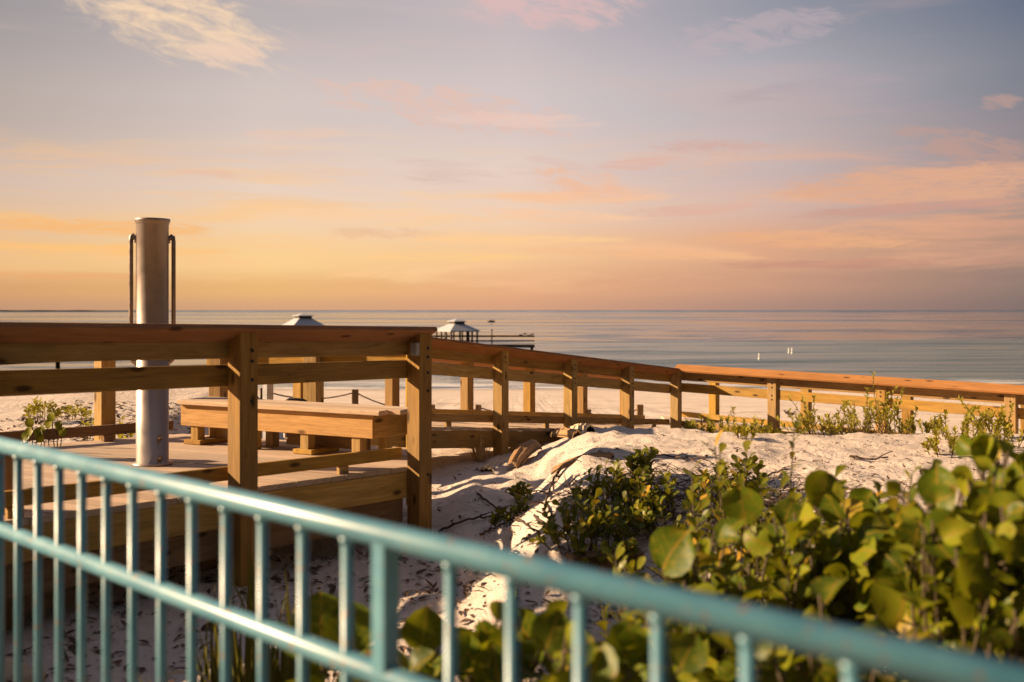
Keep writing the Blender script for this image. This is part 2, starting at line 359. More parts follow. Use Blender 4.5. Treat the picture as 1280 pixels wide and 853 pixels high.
# ------------------------------------------------------------------ world
def build_world():
    w = bpy.data.worlds.new('World'); sc.world = w; w.use_nodes = True
    t = w.node_tree; t.nodes.clear(); n = N(t)
    out = t.nodes.new('ShaderNodeOutputWorld')
    STR = 0.1
    k = 1.0 / (2 ** EXP)
    tc = n('ShaderNodeTexCoord'); d = tc.outputs['Generated']
    sep = n('ShaderNodeSeparateXYZ', {0: d})
    az = n.math('MULTIPLY', n.math('ARCTAN2', sep.outputs[0], sep.outputs[1]), 180 / math.pi)
    el = n.math('MULTIPLY', n.math('ARCSINE', sep.outputs[2]), 180 / math.pi)
    ef = n.math('DIVIDE', el, 40.0, clamp=True)
    def column(stops):
        return n.ramp(ef, [(e / 40.0, rgb(*c, k)) for e, c in stops], 'EASE')
    cols = [
        (-29, column([(0, (196,150,118)), (1.0, (214,160,110)), (2.4, (237,190,136)), (4.6, (228,190,154)), (6.5, (214,188,170)), (10, (184,170,162)), (15.5, (158,152,154)), (30, (112,112,128))])),
        (-14, column([(0, (214,165,125)), (1.2, (236,184,120)), (2.7, (252,209,146)), (5.0, (245,210,172)), (7, (234,210,192)), (11, (213,198,192)), (17, (182,174,176)), (30, (116,116,132))])),
        (0, column([(0, (216,162,128)), (1.2, (232,174,130)), (3.2, (247,200,150)), (5.5, (240,208,182)), (7.5, (232,207,193)), (11, (214,200,198)), (17, (196,184,188)), (30, (112,114,132))])),
        (14, column([(0, (178,140,124)), (1.5, (206,156,128)), (3.6, (224,170,136)), (6, (216,183,170)), (8, (204,184,180)), (12, (184,178,184)), (17, (150,152,164)), (30, (92,98,118))])),
        (28, column([(0, (130,112,108)), (1.5, (146,123,114)), (3.6, (170,140,124)), (6, (168,146,140)), (8.5, (144,136,142)), (12, (124,128,140)), (16, (100,112,132)), (30, (72,82,104))])),
        (60, column([(0, (90,78,80)), (4, (98,86,86)), (9, (92,92,102)), (16, (70,78,96)), (30, (52,62,84))])),
    ]
    c = cols[0][1]
    for (a0, _), (a1, cc) in zip(cols[:-1], cols[1:]):
        c = n.mix(n.mapr(az, a0, a1, 0, 1, False), c, cc)
    # clouds: streaks of wispy noise in direction space
    v = n('ShaderNodeCombineXYZ', {0: az, 1: el}).outputs[0]
    elw = n.math('MULTIPLY_ADD', n.noise(n.vmath('MULTIPLY', v, (0.07, 0.2, 1)), 1.0, 3).outputs[0], 2.0, el)
    v2 = n('ShaderNodeCombineXYZ', {0: az, 1: elw}).outputs[0]
    st = n.noise(n.vmath('MULTIPLY', v2, (0.055, 0.62, 1)), 1.0, 8, 0.62, 0.4)
    st2 = n.noise(n.vmath('ADD', n.vmath('MULTIPLY', v2, (0.03, 0.30, 1)), (5.2, 3.1, 0)), 1.0, 6, 0.6, 0.3)
    lowm = n.math('MULTIPLY', n.mapr(el, 0.6, 2.0), n.mapr(el, 11.0, 6.0))
    fs = n.math('MULTIPLY', n.mapr(st.outputs[0], 0.46, 0.66, 0.0, 0.85), lowm)
    ccol = n.ramp(n.mapr(az, -30, 30, 0, 1, False), [(0.0, rgb(250,192,124,k)), (0.4, rgb(255,208,152,k)), (0.6, rgb(250,196,152,k)), (0.85, rgb(230,172,138,k)), (1.0, rgb(206,154,130,k))])
    c = n.mix(fs, c, ccol)
    him = n.mapr(el, 6.0, 9.0)
    fh = n.math('MULTIPLY', n.mapr(st2.outputs[0], 0.48, 0.7, 0.0, 0.55), him)
    c = n.mix(fh, c, n.ramp(n.mapr(az, -30, 30, 0, 1, False), [(0.0, rgb(214,186,172,k)), (0.5, rgb(222,194,186,k)), (1.0, rgb(170,150,156,k))]))
    dk = n.math('MULTIPLY', n.mapr(st.outputs[0], 0.40, 0.28, 0.0, 0.3), n.math('MULTIPLY', lowm, n.mapr(az, -30, 30, 0.6, 1.0)))
    c = n.mix(dk, c, rgb(176,132,118,k))
    vA = n('ShaderNodeVectorRotate', {'Vector': v, 'Angle': R(14)}, rotation_type='Z_AXIS').outputs[0]
    nA = n.noise(n.vmath('MULTIPLY', vA, (0.45, 1.5, 1)), 1.0, 7, 0.66, 0.7).outputs[0]
    nB = n.noise(n.vmath('MULTIPLY', v, (0.30, 2.3, 1)), 1.0, 9, 0.72, 0.9).outputs[0]
    def blob(px, py, rx, ry, tilt, amt, cc, c=None, w='B', lo=None, hi=None):
        lo = (0.36 if w == 'A' else 0.32) if lo is None else lo; hi = (0.62 if w == 'A' else 0.58) if hi is None else hi
        xx = (px - 640) / F; a0 = math.degrees(math.atan(xx)); e0 = math.degrees(math.atan((HY - py) / F * math.cos(math.atan(xx))))
        ra = rx / F * 57.3; re = ry / F * 57.3; ct, st_ = math.cos(R(tilt)), math.sin(R(tilt))
        dx = n.math('SUBTRACT', az, a0); dy = n.math('SUBTRACT', el, e0)
        ux = n.math('ADD', n.math('MULTIPLY', dx, ct / ra), n.math('MULTIPLY', dy, -st_ / ra))
        uy = n.math('ADD', n.math('MULTIPLY', dx, st_ / re), n.math('MULTIPLY', dy, ct / re))
        rr = n.math('ADD', n.math('MULTIPLY', ux, ux), n.math('MULTIPLY', uy, uy))
        fall = n.mapr(rr, 0.0, 1.0, 1.0, 0.0)
        val = n.math('ADD', nA if w == 'A' else nB, n.math('MULTIPLY_ADD', fall, 0.34, -0.30))
        f = n.math('MULTIPLY', n.mapr(val, lo, hi, 0.0, amt), n.mapr(rr, 0.3, 1.2, 1.0, 0.0))
        return n.mix(f, c, cc)
    c = blob(205, 15, 190, 66, 17, 1.0, rgb(246,214,180,k), c, 'A', 0.28, 0.72)
    c = blob(285, 68, 75, 24, 0, 0.85, rgb(238,206,184,k), c, 'A', 0.32, 0.62)
    c = blob(560, 135, 240, 42, 8, 0.8, rgb(228,192,178,k), c, 'A')
    c = blob(370, 168, 90, 12, -3, 0.6, rgb(234,200,180,k), c)
    c = blob(690, 8, 160, 44, 0, 0.7, rgb(224,186,182,k), c, 'A')
    c = blob(950, 40, 170, 34, -6, 0.55, rgb(196,176,180,k), c, 'A')
    c = blob(735, 232, 100, 30, 12, 0.85, rgb(240,190,160,k), c, 'A')
    c = blob(720, 247, 170, 10, 0, 0.8, rgb(248,196,158,k), c)
    c = blob(890, 184, 110, 16, 2, 0.7, rgb(216,170,154,k), c, 'A', 0.34, 0.70)
    c = blob(1165, 230, 230, 34, 0, 0.9, rgb(226,172,140,k), c)
    c = blob(1220, 185, 130, 30, 14, 0.6, rgb(198,156,140,k), c, 'A')
    c = blob(1250, 128, 36, 13, 0, 0.7, rgb(190,156,146,k), c, 'A')
    c = blob(1000, 300, 190, 16, 3, 0.75, rgb(238,178,132,k), c)
    for (px, py, rx, ry, tl, am, cc) in ((700, 268, 150, 9, 3, .8, (250,202,164)), (860, 262, 130, 11, -2, .7, (226,178,158)), (640, 300, 210, 9, 0, .8, (255,206,150)),
            (820, 318, 220, 10, 2, .75, (246,188,140)), (1120, 262, 190, 10, -2, .7, (206,156,140)), (1060, 330, 220, 9, 0, .6, (196,142,122)), (560, 322, 160, 8, 0, .7, (255,206,140)),
            (420, 268, 190, 12, 0, .6, (250,208,170)), (800, 205, 90, 12, -4, .6, (226,180,164)), (700, 205, 60, 9, 10, .5, (222,188,176)), (260, 218, 60, 8, 0, .6, (234,190,164)),
            (640, 150, 160, 14, 2, .7, (236,202,188)), (1010, 110, 160, 14, -4, .45, (178,164,170)), (330, 250, 200, 12, 2, .5, (244,200,158)), (150, 312, 200, 9, 0, .7, (255,196,122)), (60, 345, 160, 8, 0, .6, (236,170,112))):
        c = blob(px, py, rx, ry, tl, am, rgb(*cc, k), c)
    c = blob(480, 292, 130, 11, 0, 0.4, rgb(224,172,136,k), c, 'A', 0.34, 0.70)
    c = blob(120, 285, 220, 14, 0, 0.75, rgb(250,186,116,k), c)
    # the sky behind and beside the photographer: a clear physical sky with the same sun
    sky = n('ShaderNodeTexSky'); sky.sky_type = 'NISHITA'; sky.sun_disc = False
    sky.sun_elevation = R(SUN_EL)
    # sun sits opposite to the travel direction
    sx, sy = -math.cos(R(SUN_AZ)), -math.sin(R(SUN_AZ))
    sky.sun_rotation = math.atan2(sx, sy) % (2 * math.pi)
    sky.air_density = 1.2; sky.dust_density = 2.0
    nish = n.vmath('MULTIPLY', sky.outputs[0], (0.0085, 0.0072, 0.0062))
    back = n.mapr(az, 48.0, 85.0)
    back = n.math('MAXIMUM', back, n.mapr(az, -85.0, -150.0))
    zen = n.mapr(el, 35.0, 75.0)
    c = n.mix(back, c, nish)
    c = n.mix(zen, c, rgb(150,150,168,k))
    bg = n('ShaderNodeBackground', {'Color': n.vmath('SCALE', c), 'Strength': STR})
    bg.inputs['Color'].links[0].from_node.inputs['Scale'].default_value = 1.0 / STR
    t.links.new(bg.outputs[0], out.inputs[0])
build_world()

sun = bpy.data.lights.new('sun', 'SUN'); sun.energy = 5.0; sun.angle = R(0.6); sun.color = (1.0, 0.70, 0.42)
so = bpy.data.objects.new('sun', sun); col.objects.link(so)
trav = Vector((math.cos(R(SUN_AZ)) * math.cos(R(SUN_EL)), math.sin(R(SUN_AZ)) * math.cos(R(SUN_EL)), -math.sin(R(SUN_EL))))
so.rotation_euler = trav.to_track_quat('-Z', 'Y').to_euler(); so.location = (-20, 0, 20)

# ------------------------------------------------------------------ camera
cam = bpy.data.cameras.new('camera'); co = bpy.data.objects.new('camera', cam); col.objects.link(co)
cam.sensor_width = 36; cam.lens = 35; cam.shift_y = -(426.5 - HY) / 1280
co.location = (0, 0, E); co.rotation_euler = (R(90), 0, 0)
cam.clip_start = 0.05; cam.clip_end = 60000
cam.dof.use_dof = True; cam.dof.focus_distance = 10.0; cam.dof.aperture_fstop = 1.9
sc.camera = co
sc.view_settings.view_transform = 'Standard'; sc.view_settings.look = 'None'
sc.view_settings.exposure = EXP; sc.view_settings.gamma = 1
sc.cycles.use_denoising = True
sc.cycles.max_bounces = 5; w_ = sc.world.cycles; w_.sampling_method = 'MANUAL'; w_.sample_map_resolution = 512
sc.cycles.diffuse_bounces = 3; sc.cycles.glossy_bounces = 3; sc.cycles.transparent_max_bounces = 8

# ------------------------------------------------------------------ ground
def ground_d(x, z, detail=True):
    if z < 16: base = 1.78 + 0.32 * sm(11.5, 16, z)
    elif z < 30: base = 2.10 + 1.05 * (z - 16) / 14
    elif z < 69: base = 3.15 + 2.35 * (z - 30) / 39
    else: base = 5.5 + 0.05 * (z - 69)
    base = min(base, 9.0)
    # the dune in front of the boardwalk
    lx = 0.02 + 0.155 * (z - 6.6) + 0.10 * noise.noise((x * 1.3, z * 1.3, 3.0)) * 1.6
    m = sm(lx - 0.26, lx + 0.34, x) * sm(3.9, 6.6, z + 0.25 * noise.noise((x * 0.8, z * 0.8, 1.0))) * (1 - sm(10.2, 13.2, z)) * (1 - sm(11, 16, x))
    dd = base + (1.30 - base) * m
    # the low lump left of it
    m3 = sm(-0.75, -0.35, x) * (1 - sm(0.0, 0.55, x - 0.15 * (z - 7.5))) * sm(6.9, 7.6, z) * (1 - sm(9.5, 11.5, z))
    dd -= 0.13 * m3 * (1 - m)
    dd -= 0.36 * sm(9.6, 10.8, z) * (1 - sm(11.2, 13.0, z)) * sm(-0.4, 0.9, x) * (1 - m) * (1 - sm(1.6, 2.6, x))
    # the planted dune at the far left
    m2 = (1 - sm(-4.6, -3.6, x + 0.12 * (z - 12))) * sm(8.8, 11.0, z) * (1 - sm(19, 26, z))
    dd += (1.42 + 0.10 * noise.noise((x * 0.5, z * 0.5, 8.0)) - dd) * m2
    if detail:
        f = 1 - sm(30, 60, z)
        dd += f * (0.085 * fbm(x * 1.7, z * 1.7, 0.0, 3) + 0.025 * abs(noise.noise((x * 5.0, z * 5.0, 2.0))) + 0.026 * fbm(x * 8, z * 8, 4.0, 3))
        if 3 < z < 11 and -1.2 < x < 3:
            e = sm(lx - 0.6, lx - 0.1, x) * (1 - sm(lx + 0.3, lx + 0.9, x)) + 0.8 * m3
            dd -= e * 0.065 * max(0.0, noise.noise((x * 4.2, z * 4.2, 6.0)) + 0.25 * noise.noise((x * 9, z * 9, 1.0)))
    return dd
def axis(pts):
    out = []
    for a, b, s in pts:
        k = max(1, int(round((b - a) / s)))
        out += [a + (b - a) * i / k for i in range(k)]
    out.append(pts[-1][1]); return out
xs = axis([(-20000,-2000,6000),(-2000,-200,400),(-200,-40,20),(-40,-12,2),(-12,-4,0.2),(-4,-1,0.08),(-1,3,0.045),(3,7,0.08),(7,14,0.25),(14,40,2),(40,200,20),(200,2000,400),(2000,20000,6000)])
zs = axis([(-400,-20,60),(-20,2,2),(2,5.5,0.12),(5.5,11,0.045),(11,14,0.09),(14,24,0.25),(24,80,2),(80,160,10),(160,2000,200),(2000,22000,4000)])
V = [Vector((x, z, E - ground_d(x, z, -12 < x < 14 and 2 < z < 60))) for z in zs for x in xs]
nx = len(xs)
Fc = [(j*nx+i, j*nx+i+1, (j+1)*nx+i+1, (j+1)*nx+i) for j in range(len(zs)-1) for i in range(nx-1)]
tag(mobj('ground', V, Fc, M_sand, None, None, True), kind='structure')
def gnd(x, z): return E - ground_d(x, z)
def on_ground(px, py, z0=2.5, z1=70):
    z = z0
    while z < z1:
        if (py - HY) / F * z >= ground_d((px - 640) / F * z, z): break
        z += 0.02 if z < 20 else 0.3
    x = (px - 640) / F * z
    return Vector((x, z, gnd(x, z)))

# sea
V = []; Fc = []
sx_ = [-20000, -3000, -500, -150, -60, 0, 60, 150, 500, 3000, 20000]; sy_ = [62, 90, 150, 300, 1000, 5000, 22000]
V = [Vector((x, y, 0)) for y in sy_ for x in sx_]
Fc = [(j*11+i, j*11+i+1, (j+1)*11+i+1, (j+1)*11+i) for j in range(len(sy_)-1) for i in range(10)]
tag(mobj('sea', V, Fc, M_sea), kind='structure')
# far low shoreline at the left
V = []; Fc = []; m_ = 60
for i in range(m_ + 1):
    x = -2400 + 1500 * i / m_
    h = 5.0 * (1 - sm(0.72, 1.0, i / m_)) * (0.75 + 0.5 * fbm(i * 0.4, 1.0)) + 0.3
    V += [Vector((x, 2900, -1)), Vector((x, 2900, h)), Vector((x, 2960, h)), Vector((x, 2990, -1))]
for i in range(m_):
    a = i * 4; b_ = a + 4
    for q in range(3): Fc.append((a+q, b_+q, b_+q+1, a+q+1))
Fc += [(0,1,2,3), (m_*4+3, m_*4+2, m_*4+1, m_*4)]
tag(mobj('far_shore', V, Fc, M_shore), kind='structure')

# ------------------------------------------------------------------ timber structures
D1 = Vector((0.628, 0.778, 0)).normalized()
N1 = Vector((-D1.y, D1.x, 0))          # inward
CORNER = Vector((-0.72, 7.75, 0))
def deck1(p): return 1.222 + 0.0274 * (p - CORNER).xy.dot(D1.xy)
def clip(poly, a, nrm):
    out = []
    for i in range(len(poly)):
        p, q = poly[i], poly[(i+1) % len(poly)]
        dp, dq = (p - a).dot(nrm), (q - a).dot(nrm)
        if dp >= 0: out.append(p)
        if dp * dq < 0: out.append(p + (q - p) * (dp / (dp - dq)))
    return out
def planks(name, poly, pdir, depthf, mat, parent, wid=0.138, gap=0.007, th=0.038):
    """deck boards laid along pdir and cut to the plan polygon (counter-clockwise)"""
    pd = Vector((pdir.x, pdir.y)).normalized(); pn = Vector((-pd.y, pd.x))
    pts = [Vector((p.x, p.y)) for p in poly]
    o = pts[0]; us = [(p - o).dot(pn) for p in pts]; vs = [(p - o).dot(pd) for p in pts]
    M = frame(Vector((o.x, o.y, 0)), Vector((pd.x, pd.y, 0))); Mi = M.inverted()
    VV = []; FF = []; u = min(us)
    while u < max(us):
        q = [o + pd * (min(vs)-1) + pn * u, o + pd * (max(vs)+1) + pn * u, o + pd * (max(vs)+1) + pn * (u+wid), o + pd * (min(vs)-1) + pn * (u+wid)]
        for i in range(len(pts)):
            if len(q) < 3: break
            a, b = pts[i], pts[(i+1) % len(pts)]
            q = clip(q, a, Vector((-(b-a).y, (b-a).x)))
        u += wid + gap
        if len(q) < 3: continue
        dz = random.uniform(-0.0025, 0.0025)
        b0 = len(VV); k = len(q)
        for s in (0, th):
            for p in q: VV.append(Mi @ Vector((p.x, p.y, E - depthf(Vector((p.x, p.y, 0))) + dz - s)))
        FF.append(tuple(range(b0, b0+k))); FF.append(tuple(reversed(range(b0+k, b0+2*k))))
        for i in range(k): FF.append((b0+i, b0+k+i, b0+k+(i+1)%k, b0+(i+1)%k))
    return mobj(name, VV, FF, mat, M, parent)
def rail_frame(a, b):
    d = (b - a); d.z = 0; d.normalize(); return d, Vector((-d.y, d.x, 0))
def post(parent, p, d, top, bottom, tau, mat, half=0.07, name='post'):
    """square post centred on p, cut to the slant of the cap; top/bottom are depths; tau>0: outer edge high"""
    n_in = Vector((-d.y, d.x, 0)); H = bottom - top
    bm = bmesh.new(); t = math.tan(tau)
    box_bm(bm, 0, H, -half, half, -half, half, 0.006, None, lambda y, z: -t * (z + half))
    return bobj(name, bm, mat, frame(P(p.x, p.y, bottom), Vector((0, 0, 1)), d), parent)
def railing(th, pts, capd, postd, mat, capmat, tau=R(27), low=False, skip=(), ext=(0.0, 0.0), cap=True, bolts=False, beams=True):
    """pts: post centres; capd: depth of the visible top line at each; postd: depth of post bottoms"""
    a, b = pts[0], pts[-1]; d, nin = rail_frame(a, b); up = Vector((0, 0, 1))
    cw, ct = 0.184, 0.036
    tt = -tau if low else tau
    k = [c + (cw * math.sin(tau) if low else 0.0) for c in capd]     # depth of the near top edge
    for i, p in enumerate(pts):
        if i in skip: continue
        o = post(th, p, d, k[i] + 0.04, postd[i], tt, mat)
        if bolts:
            for hh in (0.13, 0.19, 0.31, 0.37):
                q = P(p.x, p.y, k[i] + hh) - nin * 0.07
                tube('bolt', [q + nin * 0.004, q - nin * 0.008], 0.011, M_dark, o_parent(o, th), 8)
    L = b - a; sl = Vector((L.x, L.y, -(k[-1] - k[0]))); s3 = sl.normalized()
    A = P(a.x, a.y, k[0]) - s3 * ext[0]; B = P(b.x, b.y, k[-1]) + s3 * ext[1]
    ya = nin * math.cos(tt) - up * math.sin(tt); zb = nin * math.sin(tt) + up * math.cos(tt)
    off = -nin * (0.118 if low else 0.088) + ya * (cw / 2) - zb * (ct / 2)
    if cap: board('cap_board', A + off, B + off, cw, ct, capmat, th, ya)
    c3 = nin * 0.0905
    if not beams: return
    A2 = A + s3 * (ext[0]); B2 = B - s3 * (ext[1])
    lo = 0.0 if not low else -cw * math.sin(tau)
    board('upper_beam', A2 + c3 - up * (0.155 + lo * 0.6), B2 + c3 - up * (0.155 + lo * 0.6), 0.038, 0.14, mat, th)
    board('lower_beam', A + c3 - up * (0.335 + lo * 0.55), B + c3 - up * (0.335 + lo * 0.55), 0.038, 0.14, mat, th)
def o_parent(o, th): return o if False else th
def kerb(th, a, b, da, db, mat, rise=0.065, n=4):
    """a low rail on blocks along the deck edge: deck depths da, db at a, b"""
    up = Vector((0, 0, 1)); A = P(a.x, a.y, da) + up * (rise + 0.045); B = P(b.x, b.y, db) + up * (rise + 0.045)
    k = board('kerb_rail', A, B, 0.04, 0.09, mat, th)
    dd = (b - a).normalized()
    for i in range(n):
        q = A.lerp(B, (i + 0.5) / n) - up * (0.046 + rise / 2)
        board('kerb_block', q - dd * 0.045, q + dd * 0.045, 0.038, rise, mat, th)

C2 = Vector((-0.86, 8.95, 0))
BD = Vector((0.94, -0.345, 0)).normalized()     # bench and deck-board direction
def on1(u): return CORNER + D1 * u
FARK = Vector((-3.77, 9.22, 0))
# platform deck
plat = thing('boardwalk_platform', 'square timber platform of grey deck boards carrying the shower post and the bench', 'boardwalk', P(-3.0, 7.5, 1.8))
pl = [on1(-6.2) + N1 * 0.07, CORNER + N1 * 0.07, C2 + Vector((0.05, 0, 0)), C2 - BD * 2.55, FARK - D1 * 6.0 + N1 * 0.1]
planks('deck_boards', pl, BD, deck1, M_deck, plat)
def fas(th, a, b, da, db, w, nin, mat, name='edge_board', dz=0.0, inn=0.019):
    up = Vector((0, 0, 1))
    A = P(a.x, a.y, da + dz + w / 2) + nin * inn; B = P(b.x, b.y, db + dz + w / 2) + nin * inn
    return board(name, A, B, 0.038, w, mat, th)
a, b = on1(-6.2) + N1 * 0.07, on1(-0.07) + N1 * 0.07
fas(plat, a, b, deck1(a), deck1(b), 0.20, N1, M_wood, 'edge_board', 0.041)
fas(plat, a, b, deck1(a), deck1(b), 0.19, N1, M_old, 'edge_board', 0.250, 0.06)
a, b = FARK - D1 * 6 - N1 * 0.02, FARK + D1 * 0.7 - N1 * 0.02
fas(plat, a, b, deck1(a), deck1(b), 0.20, -N1, M_wood, 'edge_board', 0.041)
for u in (-4.9, -3.3, -1.64, -0.05):
    for w_ in (0.45, 1.7, 2.9):
        q = on1(u) + N1 * w_
        if (q - C2).xy.dot(Vector((BD.y, -BD.x))) < -0.1 or u > -3.4: pass
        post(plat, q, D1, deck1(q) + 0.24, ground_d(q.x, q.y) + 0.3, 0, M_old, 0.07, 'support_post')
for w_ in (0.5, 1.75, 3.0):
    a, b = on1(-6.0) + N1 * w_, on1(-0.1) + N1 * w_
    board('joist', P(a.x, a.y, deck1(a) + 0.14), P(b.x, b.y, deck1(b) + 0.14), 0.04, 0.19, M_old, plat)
kerb(plat, on1(-6.0) + N1 * 0.13, on1(-0.08) + N1 * 0.13, deck1(on1(-6.0)), deck1(CORNER), M_wood, 0.06, 5)
kerb(plat, FARK - D1 * 6 - N1 * 0.16, FARK + D1 * 0.6 - N1 * 0.16, deck1(FARK - D1 * 6), deck1(FARK + D1 * .6), M_old, 0.06, 5)
# a stub post in front of the platform edge
st = thing('stub_post', 'short dark timber post standing at the platform edge, low at the left rim', 'post', P(-3.05, 6.05, 1.95))
post(st, Vector((-2.87, 5.62, 0)), D1, 0.82, 1.95, 0, M_old, 0.07, 'shaft')
post(st, Vector((-2.87, 5.62, 0)), D1, 0.80, 0.82, 0, M_old, 0.078, 'cap_block')

# near railing of the platform
r1 = thing('timber_railing', 'dark shaded timber railing in front of the shower and bench, cap just under the horizon', 'railing', P(-1.75, 6.47, 1.8))
us = [-6.56, -4.92, -3.28, -1.64, 0.0]
pts = [on1(u) for u in us]
capd = [0.128 + 0.021 * u for u in us]
railing(r1, pts, capd, [ground_d(p.x, p.y) + 0.25 for p in pts], M_wood, M_cap, R(29), ext=(0.3, 0.10))
# bolts, and a grey metal box on the corner post
for p, cd in zip(pts[3:], capd[3:]):
    for hh in (0.17, 0.24, 0.36, 0.50, 1.15):
        q = P(p.x, p.y, cd + hh) - N1 * 0.072 + D1 * 0.02
        tube('bolt', [q + N1 * 0.004, q - N1 * 0.007], 0.011, M_dark, r1, 8)
bm = bmesh.new(); box_bm(bm, -0.035, 0.035, -0.02, 0.02, -0.05, 0.05, 0.006)
bobj('metal_box', bm, M_greymetal, frame(P(CORNER.x, CORNER.y, 0.30) - D1 * 0.092 - N1 * 0.04, N1), r1)

# end railing behind the bench
r2 = thing('timber_railing', 'sunlit timber railing across the platform end, right behind the bench', 'railing', P(-1.9, 9.35, 1.3))
epts = [C2 - BD * s for s in (2.28, 2.09 - 1.05, 0.0)]
epts = [C2 - BD * 2.12, C2 - BD * 1.06, C2]
railing(r2, epts, [0.15] * 3, [1.75] * 3, M_wood, M_cap, R(27), ext=(0.2, 0.02))
# far railing of the platform
fpts = [FARK + D1 * u for u in (-4.92, -3.28, -1.64, 0.0)]
for i, p in enumerate(fpts[2:]):
    r3 = thing('edge_post', ('square timber post on the far platform edge beyond the left rim', 'square timber post on the far platform edge, left of the shower post')[i], 'post', P(p.x, p.y, deck1(p)), 'posts on the far platform edge')
    post(r3, p, D1, 0.20, ground_d(p.x, p.y) + 0.2, 0, M_wood, 0.07, 'shaft')
    post(r3, p, D1, 0.17, 0.20, 0, M_wood, 0.078, 'cap_block')
# two more posts standing by the bench end
# ---- ramp
npts = [Vector((x, y, 0)) for x, y in ((-1.05, 10.7), (-0.135, 12.0), (0.782, 13.31), (1.70, 14.6), (2.62, 15.9))]
ncap = [0.275, 0.440, 0.606, 0.772, 0.935]
d2, n2 = rail_frame(npts[0], npts[-1])
ramp = thing('boardwalk_ramp', 'sloping timber ramp running from the platform down toward the beach', 'boardwalk', P(0.3, 13.5, 1.9))
s2_ = (ncap[-1] - ncap[0]) / (npts[-1] - npts[0]).length
def deck2(p): return ncap[0] + 0.985 + s2_ * max(-1.0, (p - npts[0]).xy.dot(d2.xy))
WID = 1.75
pl = [npts[0] - d2 * 1.0 + n2 * 0.07, npts[-1] + n2 * 0.07 + d2 * 0.2, npts[-1] + n2 * WID + d2 * 2.2, npts[0] - d2 * 1.0 + n2 * WID]
planks('deck_boards', pl, n2, deck2, M_deck, ramp)
a, b = npts[0] - d2 * 1.0 + n2 * 0.07, npts[-1] + n2 * 0.07
fas(ramp, a, b, deck2(a), deck2(b), 0.20, n2, M_wood, 'edge_board', 0.041)
kerb(ramp, npts[0] + n2 * 0.13 - d2 * 0.8, npts[-1] + n2 * 0.13, deck2(npts[0]) - 0.06, deck2(npts[-1]), M_wood, 0.075, 7)
kerb(ramp, npts[0] + n2 * (WID - 0.13) - d2 * 0.8, npts[-1] + n2 * (WID - 0.13) + d2 * 2, deck2(npts[0]) - 0.06, deck2(npts[-1]) + 0.2, M_wood, 0.075, 8)
r4 = thing('timber_railing', 'near railing of the ramp', 'railing', P(0.8, 13.3, 1.9))
r4['label'] = 'near railing of the sloping ramp, shaded brown beams on sunlit posts above the dune'
railing(r4, npts, ncap, [ground_d(p.x, p.y) + 0.2 for p in npts], M_wood, M_cap, R(29), ext=(0.05, 0.10), bolts=True)
r5 = thing('timber_railing', 'far railing of the sloping ramp, only its posts showing under the near beams', 'railing', P(-0.6, 14.3, 1.9))
fp = [p + n2 * WID for p in npts] + [npts[-1] + n2 * WID + d2 * 1.5]
fc = [c + 0.07 for c in ncap] + [ncap[-1] + 0.24]
railing(r5, fp, fc, [ground_d(p.x, p.y) + 0.2 for p in fp], M_wood, M_cap, R(27), ext=(0.05, 0.05), beams=False)
# ---- lower walkway to the right
wpts = [Vector((x, y, 0)) for x, y in ((2.62, 15.9), (3.93, 14.95), (5.166, 13.9), (6.43, 12.82), (7.68, 11.76), (8.93, 10.70))]
wcap = [0.868, 0.888, 0.928, 0.962, 0.99, 1.02]
d3, n3 = rail_frame(wpts[0], wpts[-1])
walk = thing('boardwalk_walkway', 'level timber walkway at the right, half hidden by green dune plants', 'boardwalk', P(5.5, 14.5, 2.0))
def deck3(p): return 1.93 + 0.02 * (p - wpts[0]).xy.dot(d3.xy)
W3 = 1.55
pl = [wpts[0] + n3 * 0.07, wpts[-1] + n3 * 0.07, wpts[-1] + n3 * W3, wpts[0] + n3 * W3 - d3 * 1.2]
planks('deck_boards', pl, n3, deck3, M_deck, walk)
a, b = wpts[0] + n3 * 0.07, wpts[-1] + n3 * 0.07
fas(walk, a, b, deck3(a), deck3(b), 0.18, n3, M_old, 'edge_board', 0.041)
kerb(walk, wpts[0] + n3 * 0.13, wpts[-1] + n3 * 0.13, deck3(wpts[0]), deck3(wpts[-1]), M_wood, 0.06, 8)
kerb(walk, wpts[0] + n3 * (W3 - .13) - d3 * 0.8, wpts[-1] + n3 * (W3 - .13), deck3(wpts[0]), deck3(wpts[-1]), M_wood, 0.06, 8)
r6 = thing('timber_railing', 'near railing of the right hand walkway, its orange cap board glowing in the sun', 'railing', P(5.1, 13.9, 2.0))
r6['label'] = 'near railing of the level walkway, its tilted cap board glowing orange in the sun'
railing(r6, wpts, wcap, [ground_d(p.x, p.y) + 0.2 for p in wpts], M_wood, M_cap, R(27), low=True, skip=(0,), ext=(0.0, 0.1), bolts=True)
r7 = thing('timber_railing', 'far railing of the level walkway, seen as posts behind the green plants', 'railing', P(6.0, 15.2, 2.1))
wf = [p + n3 * W3 - d3 * 0.15 for p in wpts]
railing(r7, wf, [c + 0.19 for c in wcap], [ground_d(p.x, p.y) + 0.2 for p in wf], M_wood, M_cap, R(27), ext=(1.2, 0.1), low=True, cap=False, beams=False)

